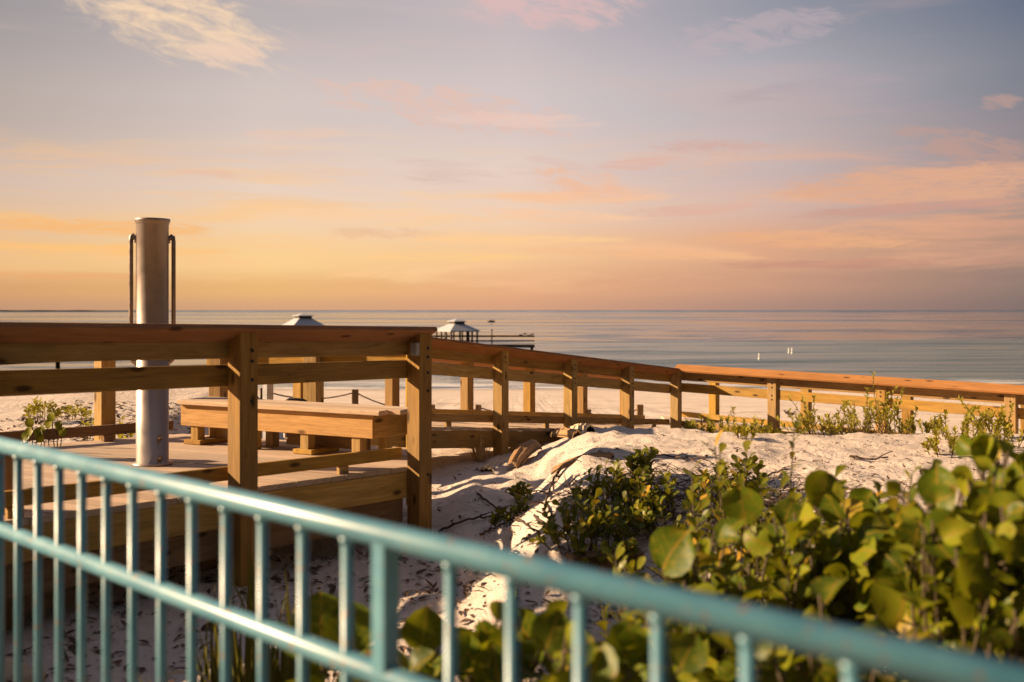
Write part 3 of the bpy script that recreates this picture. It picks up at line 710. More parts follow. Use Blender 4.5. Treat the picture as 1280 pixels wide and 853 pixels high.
# ------------------------------------------------------------------ bench
SD = 0.815
bl, br = Vector((-3.03, 8.98, 0)), Vector((-1.13, 8.02, 0))
bb = (br - bl).normalized(); bnin = Vector((-bb.y, bb.x, 0))
bench = thing('deck_bench', 'long sunlit timber bench without back, on the platform behind the near railing', 'bench', P(-2.0, 8.6, 1.21))
skew = D1 * 0.10
for i in range(3):
    o = bnin * (0.07 + i * 0.145)
    e = D1 * ((0.07 + i * 0.145)) * 0.9
    board('seat_board', P(bl.x, bl.y, SD + 0.019) + o, P(br.x, br.y, SD + 0.019) + o + bb * (0.07 + i * 0.11), 0.138, 0.038, M_deck, bench)
bo = bnin * 0.062
board('front_board', P(bl.x, bl.y, SD + 0.137) + bo + bb * 0.01, P(br.x, br.y, SD + 0.137) + bo - bb * 0.02, 0.038, 0.19, M_pine_sunlit, bench)
eb0 = P(br.x, br.y, SD + 0.137) + bnin * 0.055 - bb * 0.03; eb1 = eb0 + D1 * 0.60
board('end_board', eb0, eb1, 0.038, 0.188, M_wood, bench)
board('back_board', P(bl.x, bl.y, SD + 0.137) + bnin * 0.42 + bb * 0.01, P(br.x, br.y, SD + 0.137) + bnin * 0.42 + bb * 0.18, 0.038, 0.186, M_wood, bench)
for s in (0.16, 0.82, 1.40, 1.93):
    for w_ in (0.105, 0.34):
        q = bl + bb * s + bnin * w_
        if s > 1.9: q = q + bb * (0.0 if w_ < .2 else 0.1)
        post(bench, q, bb, SD + 0.042, deck1(q), 0, M_wood, 0.045, 'leg')
for s in (0.16, 1.40):
    q0 = bl + bb * s + bnin * 0.03; q1 = bl + bb * s + bnin * 0.42
    board('foot_plank', P(q0.x, q0.y, deck1(q0) - 0.022), P(q1.x, q1.y, deck1(q1) - 0.022), 0.2, 0.04, M_wood, bench)
q0 = bl + bb * 1.02 + bnin * 0.30; q1 = bl + bb * 1.9 + bnin * 0.30
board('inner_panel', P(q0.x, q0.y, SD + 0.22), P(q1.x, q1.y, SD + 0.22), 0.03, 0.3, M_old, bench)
# bent grab handle on the seat back
hp = [pix(x, y, 9.0) for x, y in ((358, 506.5), (358.5, 501), (362, 499.2), (371, 499.4), (379, 500.4), (382.5, 502.2), (383, 507))]
tube('handle', hp, 0.014, M_dark, bench, 8)
# small white peg hanging under the front board
pg = pix(356, 541, 8.5)
tube('peg', [pg + Vector((0, 0, 0.02)), pg - Vector((0, 0, 0.035)), pg + Vector((0.02, -0.01, -0.05))], 0.011, M_white, bench, 8)

# ------------------------------------------------------------------ shower post
SX, SY, SR = -2.752, 7.62, 0.119
sb = deck1(Vector((SX, SY, 0))); H = sb + 0.695
shw = thing('outdoor_shower', 'tall round steel beach shower column with two side pipes standing on the deck', 'shower', P(SX, SY, sb))
lathe('column', [(SR * 1.25, 0.0), (SR * 1.25, 0.02), (SR, 0.022), (SR, H - 0.045), (SR * 1.02, H - 0.04), (SR * 1.10, H - 0.012), (SR * 1.10, H), (SR * 0.98, H), (SR * 0.96, H - 0.03)], M_steel, P(SX, SY, sb), shw, 48)
cx = Vector((SX, SY, 0)); view = cx.normalized(); side = Vector((view.y, -view.x, 0))
for s in (-1, 1):
    def q(o, py): return Vector((SX, SY, 0)) + side * (s * o) + Vector((0, 0, pix(190, py, SY).z))
    arc = [q(SR - 0.01, 303), q(SR + 0.015, 299)] + [q(SR + 0.015 + 0.03 * math.sin(R(t)), 300.0 - 4.5 * math.sin(R(t)) + (7 * (t - 90) / 90 if t > 90 else 0)) for t in (45, 90)]
    arc = [q(SR - 0.01, 301), q(SR + 0.012, 296.5), q(SR + 0.020, 294.5), q(SR + 0.030, 296), q(SR + 0.034, 302), q(SR + 0.034, 330), q(SR + 0.034, 438), q(SR + 0.032, 446), q(SR + 0.024, 450.5), q(SR + 0.012, 452.5), q(SR - 0.01, 453)]
    pp = tube('side_pipe', arc, 0.0165, M_steel_dark, shw, 12)
    for py in (300, 453):
        c0 = q(SR - 0.012, py); c1 = q(SR + 0.010, py)
        tube('pipe_flange', [c0, c1], 0.026, M_steel_dark, pp, 12)
for (px, py) in ((201, 547), (202, 573)):
    c = pix(px, py, SY - SR * 0.80); n_ = (c - Vector((SX, SY, c.z))); n_.z = 0; n_.normalize()
    c = Vector((SX, SY, c.z)) + n_ * SR
    tube('push_button', [c - n_ * 0.01, c + n_ * 0.012], 0.019, M_steel_dark, shw, 14)
for px in (171.5, 212.5):
    pass

# ------------------------------------------------------------------ teal railing
HT, HM = 0.385, 0.625
tA, tB = Vector((-1.525, 2.96, 0)), Vector((0.545, 1.06, 0))
td = (tB - tA).normalized()
k_ = HT / 0.40
tA, tB = tA * k_, tB * k_
teal = thing('metal_railing', 'teal painted metal tube railing crossing the foreground, out of focus', 'railing', P(-0.4, 1.9, 1.45))
A = tA - td * 1.2; B = tB + td * 0.9
def TP(q, d): return P(q.x, q.y, d)
tube('top_rail', [TP(A, HT), TP(B, HT)], 0.0215, M_teal, teal, 24)
tube('mid_rail', [TP(A, HM), TP(B, HM)], 0.0200, M_teal, teal, 24)
tube('bottom_rail', [TP(A, 1.36), TP(B, 1.36)], 0.018, M_teal, teal, 16)
def at_px(px):
    # point of the railing line seen at photo column px
    k = (px - 640) / F
    s = (k * tA.y - tA.x) / (td.x - k * td.y); return s
s0 = at_px(23); s1 = at_px(1065); stp = (s1 - s0) / 18
spost = at_px(482)
bm = bmesh.new()
for i in range(-8, 25):
    s = s0 + stp * i
    if abs(s - spost) < stp * 0.45: continue
    q = tA + td * s
    if q.y < 0.25: continue
    bl_ = tube('baluster', [TP(q, HT + 0.01), TP(q, 1.36)], 0.0105, M_teal, teal, 12)
    tube('weld_bead', [TP(q, HT + 0.018), TP(q, HT + 0.032)], 0.0145, M_teal, bl_, 12, 0.0110, None)
nteal = Vector((-td.y, td.x, 0))
for s in (spost, spost - 13 * stp, ):
    q = tA + td * s
    M = frame(TP(q, 1.45), Vector((0, 0, 1)), td)
    bm = bmesh.new(); box_bm(bm, 0, 1.45 - HT - 0.01, -0.018, 0.018, -0.018, 0.018, 0.003)
    p_ = bobj('post', bm, M_teal, M, teal)
    bm = bmesh.new(); box_bm(bm, 0, 0.012, -0.06, 0.06, -0.06, 0.06, 0.002); bobj('foot_plate', bm, M_teal, M, p_)
# paved walkway the photographer stands on
cen = (tA + tB) / 2 - nteal * (-1) * 0
bm = bmesh.new(); sgn = -1 if nteal.dot(Vector((0, 0, 0)) - cen) < 0 else 1
M = frame(P(cen.x, cen.y, 1.451), td, nteal)
box_bm(bm, -3, 8, -0.15 if sgn > 0 else -3.0, 3.0 if sgn > 0 else 0.15, -0.25, 0, 0.01)
tag(bobj('path', bm, M_concrete, M), kind='structure')

# ------------------------------------------------------------------ rope fence on the beach
rf = thing('rope_fence', 'low rope fence of wooden stakes on the pale beach behind the boardwalk', 'fence', P(-3, 24, 2.8))
rpx = [(330, 509, 21.0), (444, 508, 22.0), (540, 523, 22.5), (598, 524, 22.0), (735, 527, 21.5), (800, 529, 21.0)]
tops = []
for (px, py, z) in rpx:
    x = (px - 640) / F * z; g = gnd(x, z)
    tp = pix(px, 487 if px == 444 else (506 if px != 735 else 512), z).z
    tops.append(Vector((x, z, max(tp, g + 0.35))))
    post(rf, Vector((x, z, 0)), Vector((1, 0, 0)), E - tops[-1].z, ground_d(x, z) + 0.3, 0, M_old, 0.065, 'stake')
for a, b in zip(tops[:-1], tops[1:]):
    pp = [a.lerp(b, i / 10) - Vector((0, 0, 0.06 + 0.16 * (1 - (2 * i / 10 - 1) ** 2))) for i in range(11)]
    tube('rope', pp, 0.016, M_rope, rf, 6)
gp = pix(335, 509, 12.5)
g1 = thing('grey_post', 'grey weathered square post on the sand behind the bench', 'post', Vector((gp.x, 12.5, gnd(gp.x, 12.5))))
post(g1, Vector((gp.x, 12.5, 0)), D1, 0.80, ground_d(gp.x, 12.5) + 0.2, 0, M_greymetal, 0.05, 'shaft')
post(g1, Vector((gp.x, 12.5, 0)), D1, 0.775, 0.80, 0, M_greymetal, 0.056, 'cap_block')

# ------------------------------------------------------------------ pier
ZP = 118.0
def PX(px, py, z=ZP): return pix(px, py, z)
pier = thing('fishing_pier', 'long wooden fishing pier on thin piles reaching out over the sea', 'pier', Vector((-10, ZP, 0)))
dz = PX(640, 431).z
xr = PX(668, 431).x
board('deck', Vector((-26, ZP, dz - 0.15)), Vector((xr, ZP, dz - 0.15)), 3.0, 0.3, M_pierwood, pier)
board('deck', Vector((-27, ZP, dz - 0.15)), Vector((-48, 66, dz - 0.15)), 3.0, 0.3, M_pierwood, pier)
for yy in (-1.4, 1.4):
    board('handrail', Vector((-26, ZP + yy, dz + 1.0)), Vector((xr, ZP + yy, dz + 1.0)), 0.12, 0.14, M_pierwood, pier)
    board('handrail', Vector((-26, ZP + yy, dz + 0.45)), Vector((xr, ZP + yy, dz + 0.45)), 0.08, 0.08, M_pierwood, pier)
    x = xr - 0.1
    while x > -25:
        board('rail_post', Vector((x, ZP + yy, dz)), Vector((x, ZP + yy, dz + 1.05)), 0.2, 0.2, M_pierwood, pier); x -= 1.1
x = xr - 0.3
while x > -27:
    for yy in (-1.2, 1.2):
        tube('pile', [Vector((x, ZP + yy, -2)), Vector((x, ZP + yy, dz - 0.1))], 0.15, M_pierwood, pier, 8)
    x -= 2.6
for t_ in (0.2, 0.4, 0.6, 0.8):
    q = Vector((-27, ZP, 0)).lerp(Vector((-48, 66, 0)), t_)
    tube('pile', [q + Vector((0, 0, -3)), q + Vector((0, 0, dz - 0.1))], 0.2, M_pierwood, pier, 8)
for (px, h) in ((651, 1.35), (656, 1.5), (661, 1.3), (665, 1.45)):     # cutting tables and gear at the pier head
    q = PX(px, 431)
    board('cleaning_table', Vector((q.x - 0.2, ZP - 0.6, dz + h - 0.2)), Vector((q.x + 0.2, ZP - 0.6, dz + h - 0.2)), 1.0, 0.12, M_pierwood, pier)
    board('table_leg', Vector((q.x, ZP - 0.6, dz)), Vector((q.x, ZP - 0.6, dz + h - 0.25)), 0.1, 0.1, M_pierwood, pier)
lp = thing('pier_lamp', 'thin dark lamp post on the pier deck beside the gazebo', 'lamp', Vector((PX(615, 431).x, ZP - 1.0, dz)))
q = PX(615, 431)
tube('pole', [Vector((q.x, ZP - 1.0, dz)), Vector((q.x, ZP - 1.0, dz + 1.75))], 0.07, M_pierwood, lp, 8)
tube('lamp_head', [Vector((q.x, ZP - 1.0, dz + 1.70)), Vector((q.x, ZP - 1.0, dz + 1.84))], 0.10, M_pierwood, lp, 8)
def gazebo(cx, cz, base, eave, apex, half, label):
    t = thing('pier_gazebo', label, 'gazebo', Vector((cx, cz, base)), 'gazebos on the pier')
    m_, VV, FF = 0.42, [], []
    rot = R(33)
    def c(h, z, k): 
        a = rot + k * math.pi / 2 + math.pi / 4
        return Vector((h * 1.414 * math.cos(a), h * 1.414 * math.sin(a), z - base))
    top = half * 0.34
    VV = [c(half, eave, k) for k in range(4)] + [c(half, eave + 0.12, k) for k in range(4)] + [c(top, apex, k) for k in range(4)]
    FF = [(3,2,1,0)] + [(k, (k+1)%4, 4+(k+1)%4, 4+k) for k in range(4)] + [(4+k, 4+(k+1)%4, 8+(k+1)%4, 8+k) for k in range(4)] + [(8,9,10,11)]
    M = Matrix.Translation((cx, cz, base))
    mobj('roof', VV, FF, M_roof, M, t)
    VV = [c(top * 1.0, apex - 0.02, k) for k in range(4)] + [c(top * 1.0, apex + 0.26, k) for k in range(4)]
    FF = [(k, (k+1)%4, 4+(k+1)%4, 4+k) for k in range(4)] + [(4,5,6,7)]
    cu = mobj('cupola', VV, FF, M_pierwood, M, t)
    VV = [c(top * 1.25, apex + 0.26, k) for k in range(4)] + [c(top * 1.25, apex + 0.32, k) for k in range(4)] + [Vector((0, 0, apex - base + 0.62))]
    FF = [(3,2,1,0)] + [(k, (k+1)%4, 4+(k+1)%4, 4+k) for k in range(4)] + [(4+k, 4+(k+1)%4, 8) for k in range(4)]
    mobj('cupola_roof', VV, FF, M_roof, M, cu)
    for k in range(4):
        for s in range(3):
            p0 = c(half * 0.88, base, k).lerp(c(half * 0.88, base, k + 1), s / 3)
            p0 = Vector((cx, cz, 0)) + Vector((p0.x, p0.y, 0))
            tube('post', [Vector((p0.x, p0.y, base - 0.3)), Vector((p0.x, p0.y, eave + 0.02))], 0.11, M_pierwood, t, 8)
    return t
q = PX(571, 414)
gazebo(q.x, ZP, dz, PX(571, 414.5).z, PX(571, 405).z, 2.0, 'white roofed gazebo near the pier end, posts and cupola above the ramp railing')
q = PX(379, 410)
gazebo(q.x, ZP, dz, PX(379, 411).z, PX(379, 398).z, 2.3, 'gazebo roof with cupola peeking just above the near railing cap')

# boat and markers on the water
bt = pix(614, 403, 440.0)
boat = thing('small_boat', 'tiny dark boat far out on the water beyond the pier gazebo', 'boat', Vector((bt.x, 440, 0)))
V = []; Fc = []
for i in range(7):
    t_ = i / 6; w_ = 0.9 * math.sin(math.pi * min(1, 0.25 + 0.75 * (1 - t_))) + 0.02
    x = -1.6 + 3.2 * t_
    V += [Vector((x, -w_ * .5, -0.2)), Vector((x, -w_, 0.6 + 0.15 * t_)), Vector((x, w_, 0.6 + 0.15 * t_)), Vector((x, w_ * .5, -0.2))]
for i in range(6):
    for q_ in range(4): Fc.append((i*4+q_, i*4+(q_+1)%4, i*4+4+(q_+1)%4, i*4+4+q_))
Fc += [(3,2,1,0), (24,25,26,27)]
mobj('hull', V, Fc, M_pierwood, Matrix.Translation((bt.x, 440, 0)), boat)
bm = bmesh.new(); box_bm(bm, -0.6, 0.5, -0.4, 0.4, 0.55, 0.95, 0.05); bobj('cabin', bm, M_pierwood, Matrix.Translation((bt.x, 440, 0)), boat)
for px, py, h, lab in ((949, 449, 0.85, 'white swim marker standing nearest the beach in the teal water'), (986, 441, 0.8, 'fainter white swim marker, one of a close pair, on its shoreward side'), (990, 441.5, 0.95, 'brighter white swim marker of the close pair farther out')):
    z = E * F / (py - HY); q = pix(px, py, z)
    mk = thing('swim_marker', lab, 'buoy', Vector((q.x, z, 0)), 'white swim markers')
    lathe('spar', [(0.02, -0.3), (0.07, -0.1), (0.07, h * .75 - 0.1), (0.05, h * .75), (0.02, h * .76)], M_white, Vector((q.x, z, 0)), mk, 12)
    lathe('float', [(0.05, -0.2), (0.16, -0.05), (0.16, 0.05), (0.08, 0.1)], M_white, Vector((q.x, z, 0)), mk, 12)
mk = None

# two wading birds on the beach
def bird(px, py, z, face, lab):
    x = (px - 640) / F * z; g = gnd(x, z)
    o = Vector((x, z, g)); t = thing('shore_bird', lab, 'bird', o, 'birds on the beach')
    bm = bmesh.new()
    prof = [(-0.11, 0.135, 0.006), (-0.07, 0.145, 0.022), (-0.02, 0.145, 0.042), (0.03, 0.15, 0.043), (0.065, 0.165, 0.030), (0.082, 0.19, 0.020), (0.092, 0.21, 0.022), (0.112, 0.212, 0.015), (0.125, 0.208, 0.004), (0.165, 0.20, 0.002)]
    V = []; Fc = []
    tube_geo(V, Fc, [Vector((a * face, 0, b)) for a, b, r in prof], 1.0, 1.0, 10)
    for i, (a, b, r) in enumerate(prof):
        c = Vector((a * face, 0, b))
        for k in range(10): V[i*10+k] = c + (V[i*10+k] - c).normalized() * r
    mobj('body', V, Fc, M_bird, Matrix.Translation(o), t, True)
    for s in (-1, 1):
        tube('leg', [o + Vector((0.0, s * 0.015, 0.115)), o + Vector((-0.012 * face, s * 0.016, 0.06)), o + Vector((0.0, s * 0.016, 0.0)), o + Vector((0.025 * face, s * 0.018, -0.002))], 0.006, M_bird, t, 6)
bird(985, 514, 27.0, -1, 'dark little shore bird on the beach, the one facing the sea pier')
bird(989, 515, 26.6, 1, 'dark little shore bird on the beach, the one turned away from the pier')
bpy.data.objects['shore_bird']['label'] = 'first of two dark shore birds on the beach, bill pointing to the ramp'
bpy.data.objects['shore_bird.001']['label'] = 'second of two dark shore birds on the beach, bill pointing away from the ramp'

# ------------------------------------------------------------------ plants
class Leaves:
    def __init__(s): s.V = []; s.F = []; s.UV = []
    def leaf(s, base, tip_dir, nrm, L, Wd, kind='round', cup=0.12, curl=0.15):
        t = tip_dir.normalized(); nr = (nrm - t * nrm.dot(t))
        nr = nr.normalized() if nr.length > 1e-5 else t.orthogonal().normalized()
        sd = t.cross(nr)
        if kind == 'round': rows = [(0.0, 0.16), (0.10, 0.55), (0.28, 0.88), (0.5, 1.0), (0.72, 0.9), (0.9, 0.56), (0.99, 0.15)]
        elif kind == 'obovate': rows = [(0.0, 0.08), (0.25, 0.38), (0.55, 0.85), (0.75, 1.0), (0.92, 0.7), (1.0, 0.15)]
        else: rows = [(0.0, 0.25), (0.2, 0.8), (0.45, 1.0), (0.75, 0.65), (1.0, 0.05)]
        cols_ = (-1, -0.55, 0, 0.55, 1) if kind == 'round' else (-1, 0, 1)
        b0 = len(s.V); nc = len(cols_); wv = random.uniform(0, 6.28)
        for tt, w in rows:
            for cc in cols_:
                bend = -curl * L * tt * tt
                p = base + t * (L * tt) + sd * (cc * w * Wd / 2) + nr * (cup * Wd * (cc * cc) * w + bend + 0.045 * Wd * math.sin(wv + 6 * tt + 2.5 * cc))
                s.V.append(p); s.UV.append((0.5 + cc * w * 0.5, tt))
        for i in range(len(rows)-1):
            for j in range(nc-1):
                s.F.append((b0+i*nc+j, b0+i*nc+j+1, b0+(i+1)*nc+j+1, b0+(i+1)*nc+j))
    def build(s, name, mat, parent):
        o = W[parent.name].translation
        return mobj(name, [v - o for v in s.V], s.F, mat, Matrix.Translation(o), parent, True, s.UV)
def rv(k=1.0): return Vector((random.gauss(0, k), random.gauss(0, k), random.gauss(0, k)))
def stems_obj(V, Fc, parent, mat, name='stem'):
    o = W[parent.name].translation
    return mobj(name, [v - o for v in V], Fc, mat, Matrix.Translation(o), parent, True)

def sea_grape(base, crown, n_br, leaves, size, label, heroes=(), seed=1, up=0.35):
    """crown: list of (centre, rx, ry, rz); branches run from the base to points in the crown; heroes: (point, normal, size)"""
    random.seed(seed)
    t = thing('sea_grape_shrub', label, 'shrub', base, 'sea grape shrubs in the foreground')
    Lf = Leaves(); V = []; Fc = []; nodes = []
    for b in range(n_br):
        c, rx, ry, rz = crown[b % len(crown)]
        v = rv(); v.normalize(); rr = random.uniform(0.55, 1.0)
        tip = c + Vector((v.x * rx * rr, v.y * ry * rr, v.z * rz * rr))
        mid = base.lerp(tip, 0.5) + Vector((random.gauss(0, .06), random.gauss(0, .06), 0.10))
        path = [(base + rv(0.03)) * (1-q)**2 + mid * (2*q*(1-q)) + tip * q*q for q in [i/9 for i in range(10)]]
        tube_geo(V, Fc, path, 0.007, 0.0035, 6); nodes += path[3:]
        for k in range(leaves):
            q = 0.40 + 0.60 * (k + random.random() * 0.6) / leaves
            f = q * 9; i = min(8, int(f)); p = path[i].lerp(path[i+1], f - i)
            tan = (path[i+1] - path[i]).normalized()
            sd = tan.cross(Vector((random.gauss(0,.4), random.gauss(0,.4), 1))).normalized() * (1 if k % 2 else -1)
            dr = (sd + tan * 0.5 + Vector((0, 0, up)) + rv(0.25)).normalized()
            nr = (Vector((-0.35, -0.35, 0.6)) + rv(0.75))
            s = size * random.choice((0.45, 0.6, 0.75, 0.9, 1.0, 1.1)) * random.uniform(0.9, 1.1)
            pb = p + dr * 0.025
            tube_geo(V, Fc, [p, pb], 0.0035, 0.003, 5)
            Lf.leaf(pb, dr, nr, s, s * random.uniform(0.95, 1.12), 'round', random.uniform(-0.05, 0.30), random.uniform(0.0, 0.5))
    for (p, nr, s) in heroes:
        s *= 0.78; nr = nr + rv(0.22)
        dr = (Vector((random.gauss(0, .35), random.gauss(0, .2), 1.0)) - nr * 0.1).normalized()
        b0 = p - dr * s * 0.5
        near = min(nodes, key=lambda q: (q - b0).length + (0.25 if q.z > b0.z else 0.0))
        st_ = b0.lerp(near, 0.5) + Vector((0, 0.02, -0.02))
        tube_geo(V, Fc, [near, st_, b0], 0.005, 0.0035, 6)
        Lf.leaf(b0, dr, nr, s, s * 1.08, 'round', random.uniform(0.05, 0.24), random.uniform(0.0, 0.4))
    Lf.build('foliage', M_grape, t); stems_obj(V, Fc, t, M_stem)
    return t
def rosette_shrub(base, rx, rz, h, n_st, size, label, seed, mat, kind='obovate', name='dune_shrub', cat='shrub', group=None, per=8, lw=0.5, ground=True, lean=0.4):
    random.seed(seed)
    t = thing(name, label, cat, base, group)
    Lf = Leaves(); V = []; Fc = []
    for b in range(n_st):
        a = random.uniform(0, 6.283); r = math.sqrt(random.random())
        x, z = base.x + rx * r * math.cos(a), base.y + rz * r * math.sin(a)
        hh = h * (1.05 - 0.55 * r) * random.uniform(0.55, 1.1)
        g = gnd(x, z) if ground else base.z
        root = Vector((base.x + (x - base.x) * 0.75, base.y + (z - base.y) * 0.75, 0)); root.z = gnd(root.x, root.y) - 0.02
        tip = Vector((x + random.gauss(0, lean) * hh * .4, z + random.gauss(0, lean) * hh * .4, g + hh))
        mid = root.lerp(tip, 0.5) + rv(0.08 * hh)
        path = [root * (1-q)**2 + mid * (2*q*(1-q)) + tip * q*q for q in [i/5 for i in range(6)]]
        tube_geo(V, Fc, path, 0.005, 0.0025, 5)
        tan = (path[-1] - path[-3]).normalized()
        for k in range(per):
            q = 1.0 - 0.65 * (k / per) ** 1.3; f = q * 5; i = min(4, int(f)); p = path[i].lerp(path[i+1], f - i)
            aa = k * 2.4 + random.gauss(0, 0.3)
            o1 = tan.orthogonal().normalized(); o2 = tan.cross(o1)
            dr = (o1 * math.cos(aa) + o2 * math.sin(aa)) * 0.8 + tan * random.uniform(0.3, 0.9) + Vector((0, 0, 0.25))
            s = size * random.uniform(0.65, 1.15)
            Lf.leaf(p, dr, tan + rv(0.25), s, s * lw, kind, 0.12, random.uniform(-0.1, 0.25))
    Lf.build('foliage', mat, t); stems_obj(V, Fc, t, M_stem)
    return t

def cr(px, py, z, rx, rz, ry=0.25): return (pix(px, py, z), rx, ry, rz)
def base_at(px, z):
    x = (px - 640) / F * z; return Vector((x, z, gnd(x, z)))
nf = Vector((-0.25, -1, 0.35)).normalized()
def hero(px, py, z, s, n=nf): return (pix(px, py, z), n + Vector((random.gauss(0, .15), 0, random.gauss(0, .15))), s)
random.seed(5)
sea_grape(base_at(1010, 3.3), [cr(985, 690, 3.3, .20, .16), cr(1050, 650, 3.3, .20, .17), cr(1090, 700, 3.2, .16, .18)], 44, 10, 0.092,
          'sea grape shrub with big round sunlit leaves on the dune behind the teal railing', [hero(928, 632, 3.3, .165), hero(1030, 612, 3.3, .17), hero(1080, 628, 3.35, .13), hero(985, 640, 3.25, .11), hero(1110, 668, 3.2, .11), hero(1130, 752, 2.9, .23), hero(1010, 655, 3.3, .10), hero(960, 668, 3.3, .11)], 21)
random.seed(6)
sea_grape(base_at(850, 3.0), [cr(850, 735, 3.0, .20, .12), cr(900, 700, 3.1, .14, .12)], 24, 9, 0.085,
          'small sea grape shrub with one large pale leaf, between the dune shrub and teal railing', [hero(838, 690, 3.0, .19), hero(800, 735, 3.0, .12)], 22)
random.seed(7)
sea_grape(base_at(1230, 2.7), [cr(1190, 640, 2.7, .12, .16), cr(1240, 700, 2.6, .14, .25), cr(1200, 760, 2.6, .15, .16), cr(1275, 640, 2.7, .10, .14), cr(1165, 660, 2.7, .08, .12), cr(1240, 595, 2.9, .10, .08), cr(1268, 572, 2.9, .06, .06)], 84, 11, 0.078,
          'tall dark sea grape shrub filling the right rim of the view above the teal railing', [hero(1172, 608, 2.7, .13), hero(1190, 655, 2.7, .14), hero(1240, 640, 2.6, .12), hero(1215, 720, 2.5, .15), hero(1270, 680, 2.5, .14)], 23)
random.seed(8)
sea_grape(base_at(735, 2.5), [cr(730, 830, 2.5, .12, .12), cr(830, 830, 2.4, .14, .10)], 24, 9, 0.095,
          'yellowing sea grape shrub low behind the balusters in the middle of the teal railing', [hero(742, 832, 2.3, .15, Vector((-.5, -.8, .4))), hero(690, 790, 2.5, .13), hero(785, 800, 2.4, .12), hero(860, 815, 2.3, .12)], 24)
random.seed(9)
sea_grape(base_at(560, 2.9), [cr(560, 820, 2.9, .20, .09), cr(640, 800, 2.9, .12, .13)], 24, 9, 0.095,
          'low sea grape shrub growing below the teal railing right of its square post', [hero(655, 790, 2.9, .18, Vector((-.2, -1, .1))), hero(530, 790, 2.9, .16), hero(585, 815, 2.8, .15), hero(620, 835, 2.7, .15)], 25)
random.seed(10)
sea_grape(base_at(405, 3.1), [cr(410, 800, 3.1, .12, .07)], 5, 4, 0.13,
          'low sea grape shrub left of the square post of the teal railing', [hero(400, 780, 3.1, .22, Vector((0, -1, .2))), hero(440, 785, 3.1, .20, Vector((-.3, -1, .2)))], 26)
random.seed(12)
sea_grape(base_at(1010, 2.4), [cr(980, 800, 2.4, .16, .09), cr(1080, 800, 2.3, .16, .10)], 28, 9, 0.085,
          'leafy sea grape shrub close behind the right stretch of the teal railing', [hero(940, 800, 2.3, .12)], 27)

G2 = 'glossy shrubs on the dune'
def shrub_px(px, py, rx, rz, h, n_st, size, label, seed, mat=M_ink, **k):
    k.setdefault('lw', 0.62)
    return rosette_shrub(on_ground(px, py), rx, rz, h, n_st, size, label, seed, mat, **k)
shrub_px(735, 690, .30, .35, .30, 46, .066, 'glossy dark green shrub on the near left slope of the sunlit dune', 31, group=G2)
shrub_px(775, 640, .30, .5, .30, 46, .066, 'glossy green shrub creeping up the dune face with shoots against bare sand', 32, group=G2)
shrub_px(860, 660, .45, .6, .30, 60, .066, 'widest glossy shrub, mixed green and yellow leaves across the dune middle', 33, group=G2)
shrub_px(925, 625, .25, .3, .32, 20, .066, 'glossy shrub at the dune top just left of the round sea grape leaves', 34, group=G2)
shrub_px(800, 600, .10, .15, .26, 12, .085, 'small glossy shoot standing alone on the bare sand of the dune', 35, group=G2)
shrub_px(650, 625, .09, .12, .16, 10, .06, 'small green shoot in the shaded gully between the lit sand patches', 36, group=G2)
shrub_px(640, 655, .16, .16, .14, 14, .06, 'sprawling dark shoot in the shaded gully above the teal railing', 37, group=G2)
shr = 1
for i, (px, z, n_st, lab) in enumerate(((960, 4.2, 46, 'thick tangle of small yellow green leaves behind the round sea grape leaves'), (880, 3.6, 40, 'tangle of small leaves and twigs right above the teal railing middle'), (1090, 4.0, 46, 'dark tangle of small leaves between two round leaved sea grape shrubs'), (1190, 3.4, 44, 'dark tangle of small leaves in front of the tall right sea grape'), (1000, 3.0, 36, 'small leaved tangle low behind the right balusters of the teal railing'))):
    rosette_shrub(base_at(px, z), [.42,.45,.45,.40,.42][i], [.42,.5,.45,.40,.40][i], [1.22,1.02,1.12,1.25,.95][i], int(n_st * 2.2), .075, lab, 40 + i, M_ink, name='leafy_thicket', cat='shrub', group='small leaved thickets', per=12, lw=0.55)
rosette_shrub(base_at(700, 3.6), .3, .3, .50, 36, .075, 'small leaved thicket seen between balusters right of the square teal post', 47, M_ink, name='leafy_thicket', cat='shrub', group='small leaved thickets', per=9)
rosette_shrub(base_at(560, 3.5), .3, .25, .34, 26, .075, 'lowest small leaved thicket, just behind the square teal post', 48, M_ink, name='leafy_thicket', cat='shrub', group='small leaved thickets', per=9)

# green plants along the boardwalk
G3 = 'green plants along the boardwalk'
spr = [(735, 512, 13.6, .36, 6, 'pale thistle like plant behind the ramp railing, growing beside the third post'),
       (832, 545, 12.6, .22, 14, 'low pale green plant at the foot of the ramp end post'),
       (905, 546, 12.2, .48, 20, 'bushy pale green plant under the first bay of the level walkway'),
       (880, 548, 12.0, .26, 16, 'low plant spreading left of the bushy one at the walkway foot'),
       (945, 550, 11.6, .26, 18, 'low spreading plant left of the second walkway post'),
       (930, 568, 10.0, .16, 8, 'tiny green sprout alone on the bare sand before the walkway'),
       (1022, 552, 11.6, .52, 24, 'tall fresh green plant in the second bay of the walkway'),
       (1065, 556, 11.3, .42, 20, 'leafy green plant between the tall plant and the third walkway post'),
       (1104, 556, 11.0, .62, 22, 'tallest sprig reaching up in front of the third walkway post'),
       (1145, 556, 11.2, .28, 16, 'low green plant right of the third walkway post'),
       (1208, 556, 10.0, .46, 20, 'yellow green plant in the last walkway bay left of the end post'),
       (1245, 560, 9.4, .44, 18, 'green plant at the foot of the last walkway post near the rim'),
       (1190, 568, 9.0, .26, 16, 'dark low plant on the dune crest below the last walkway bay')]
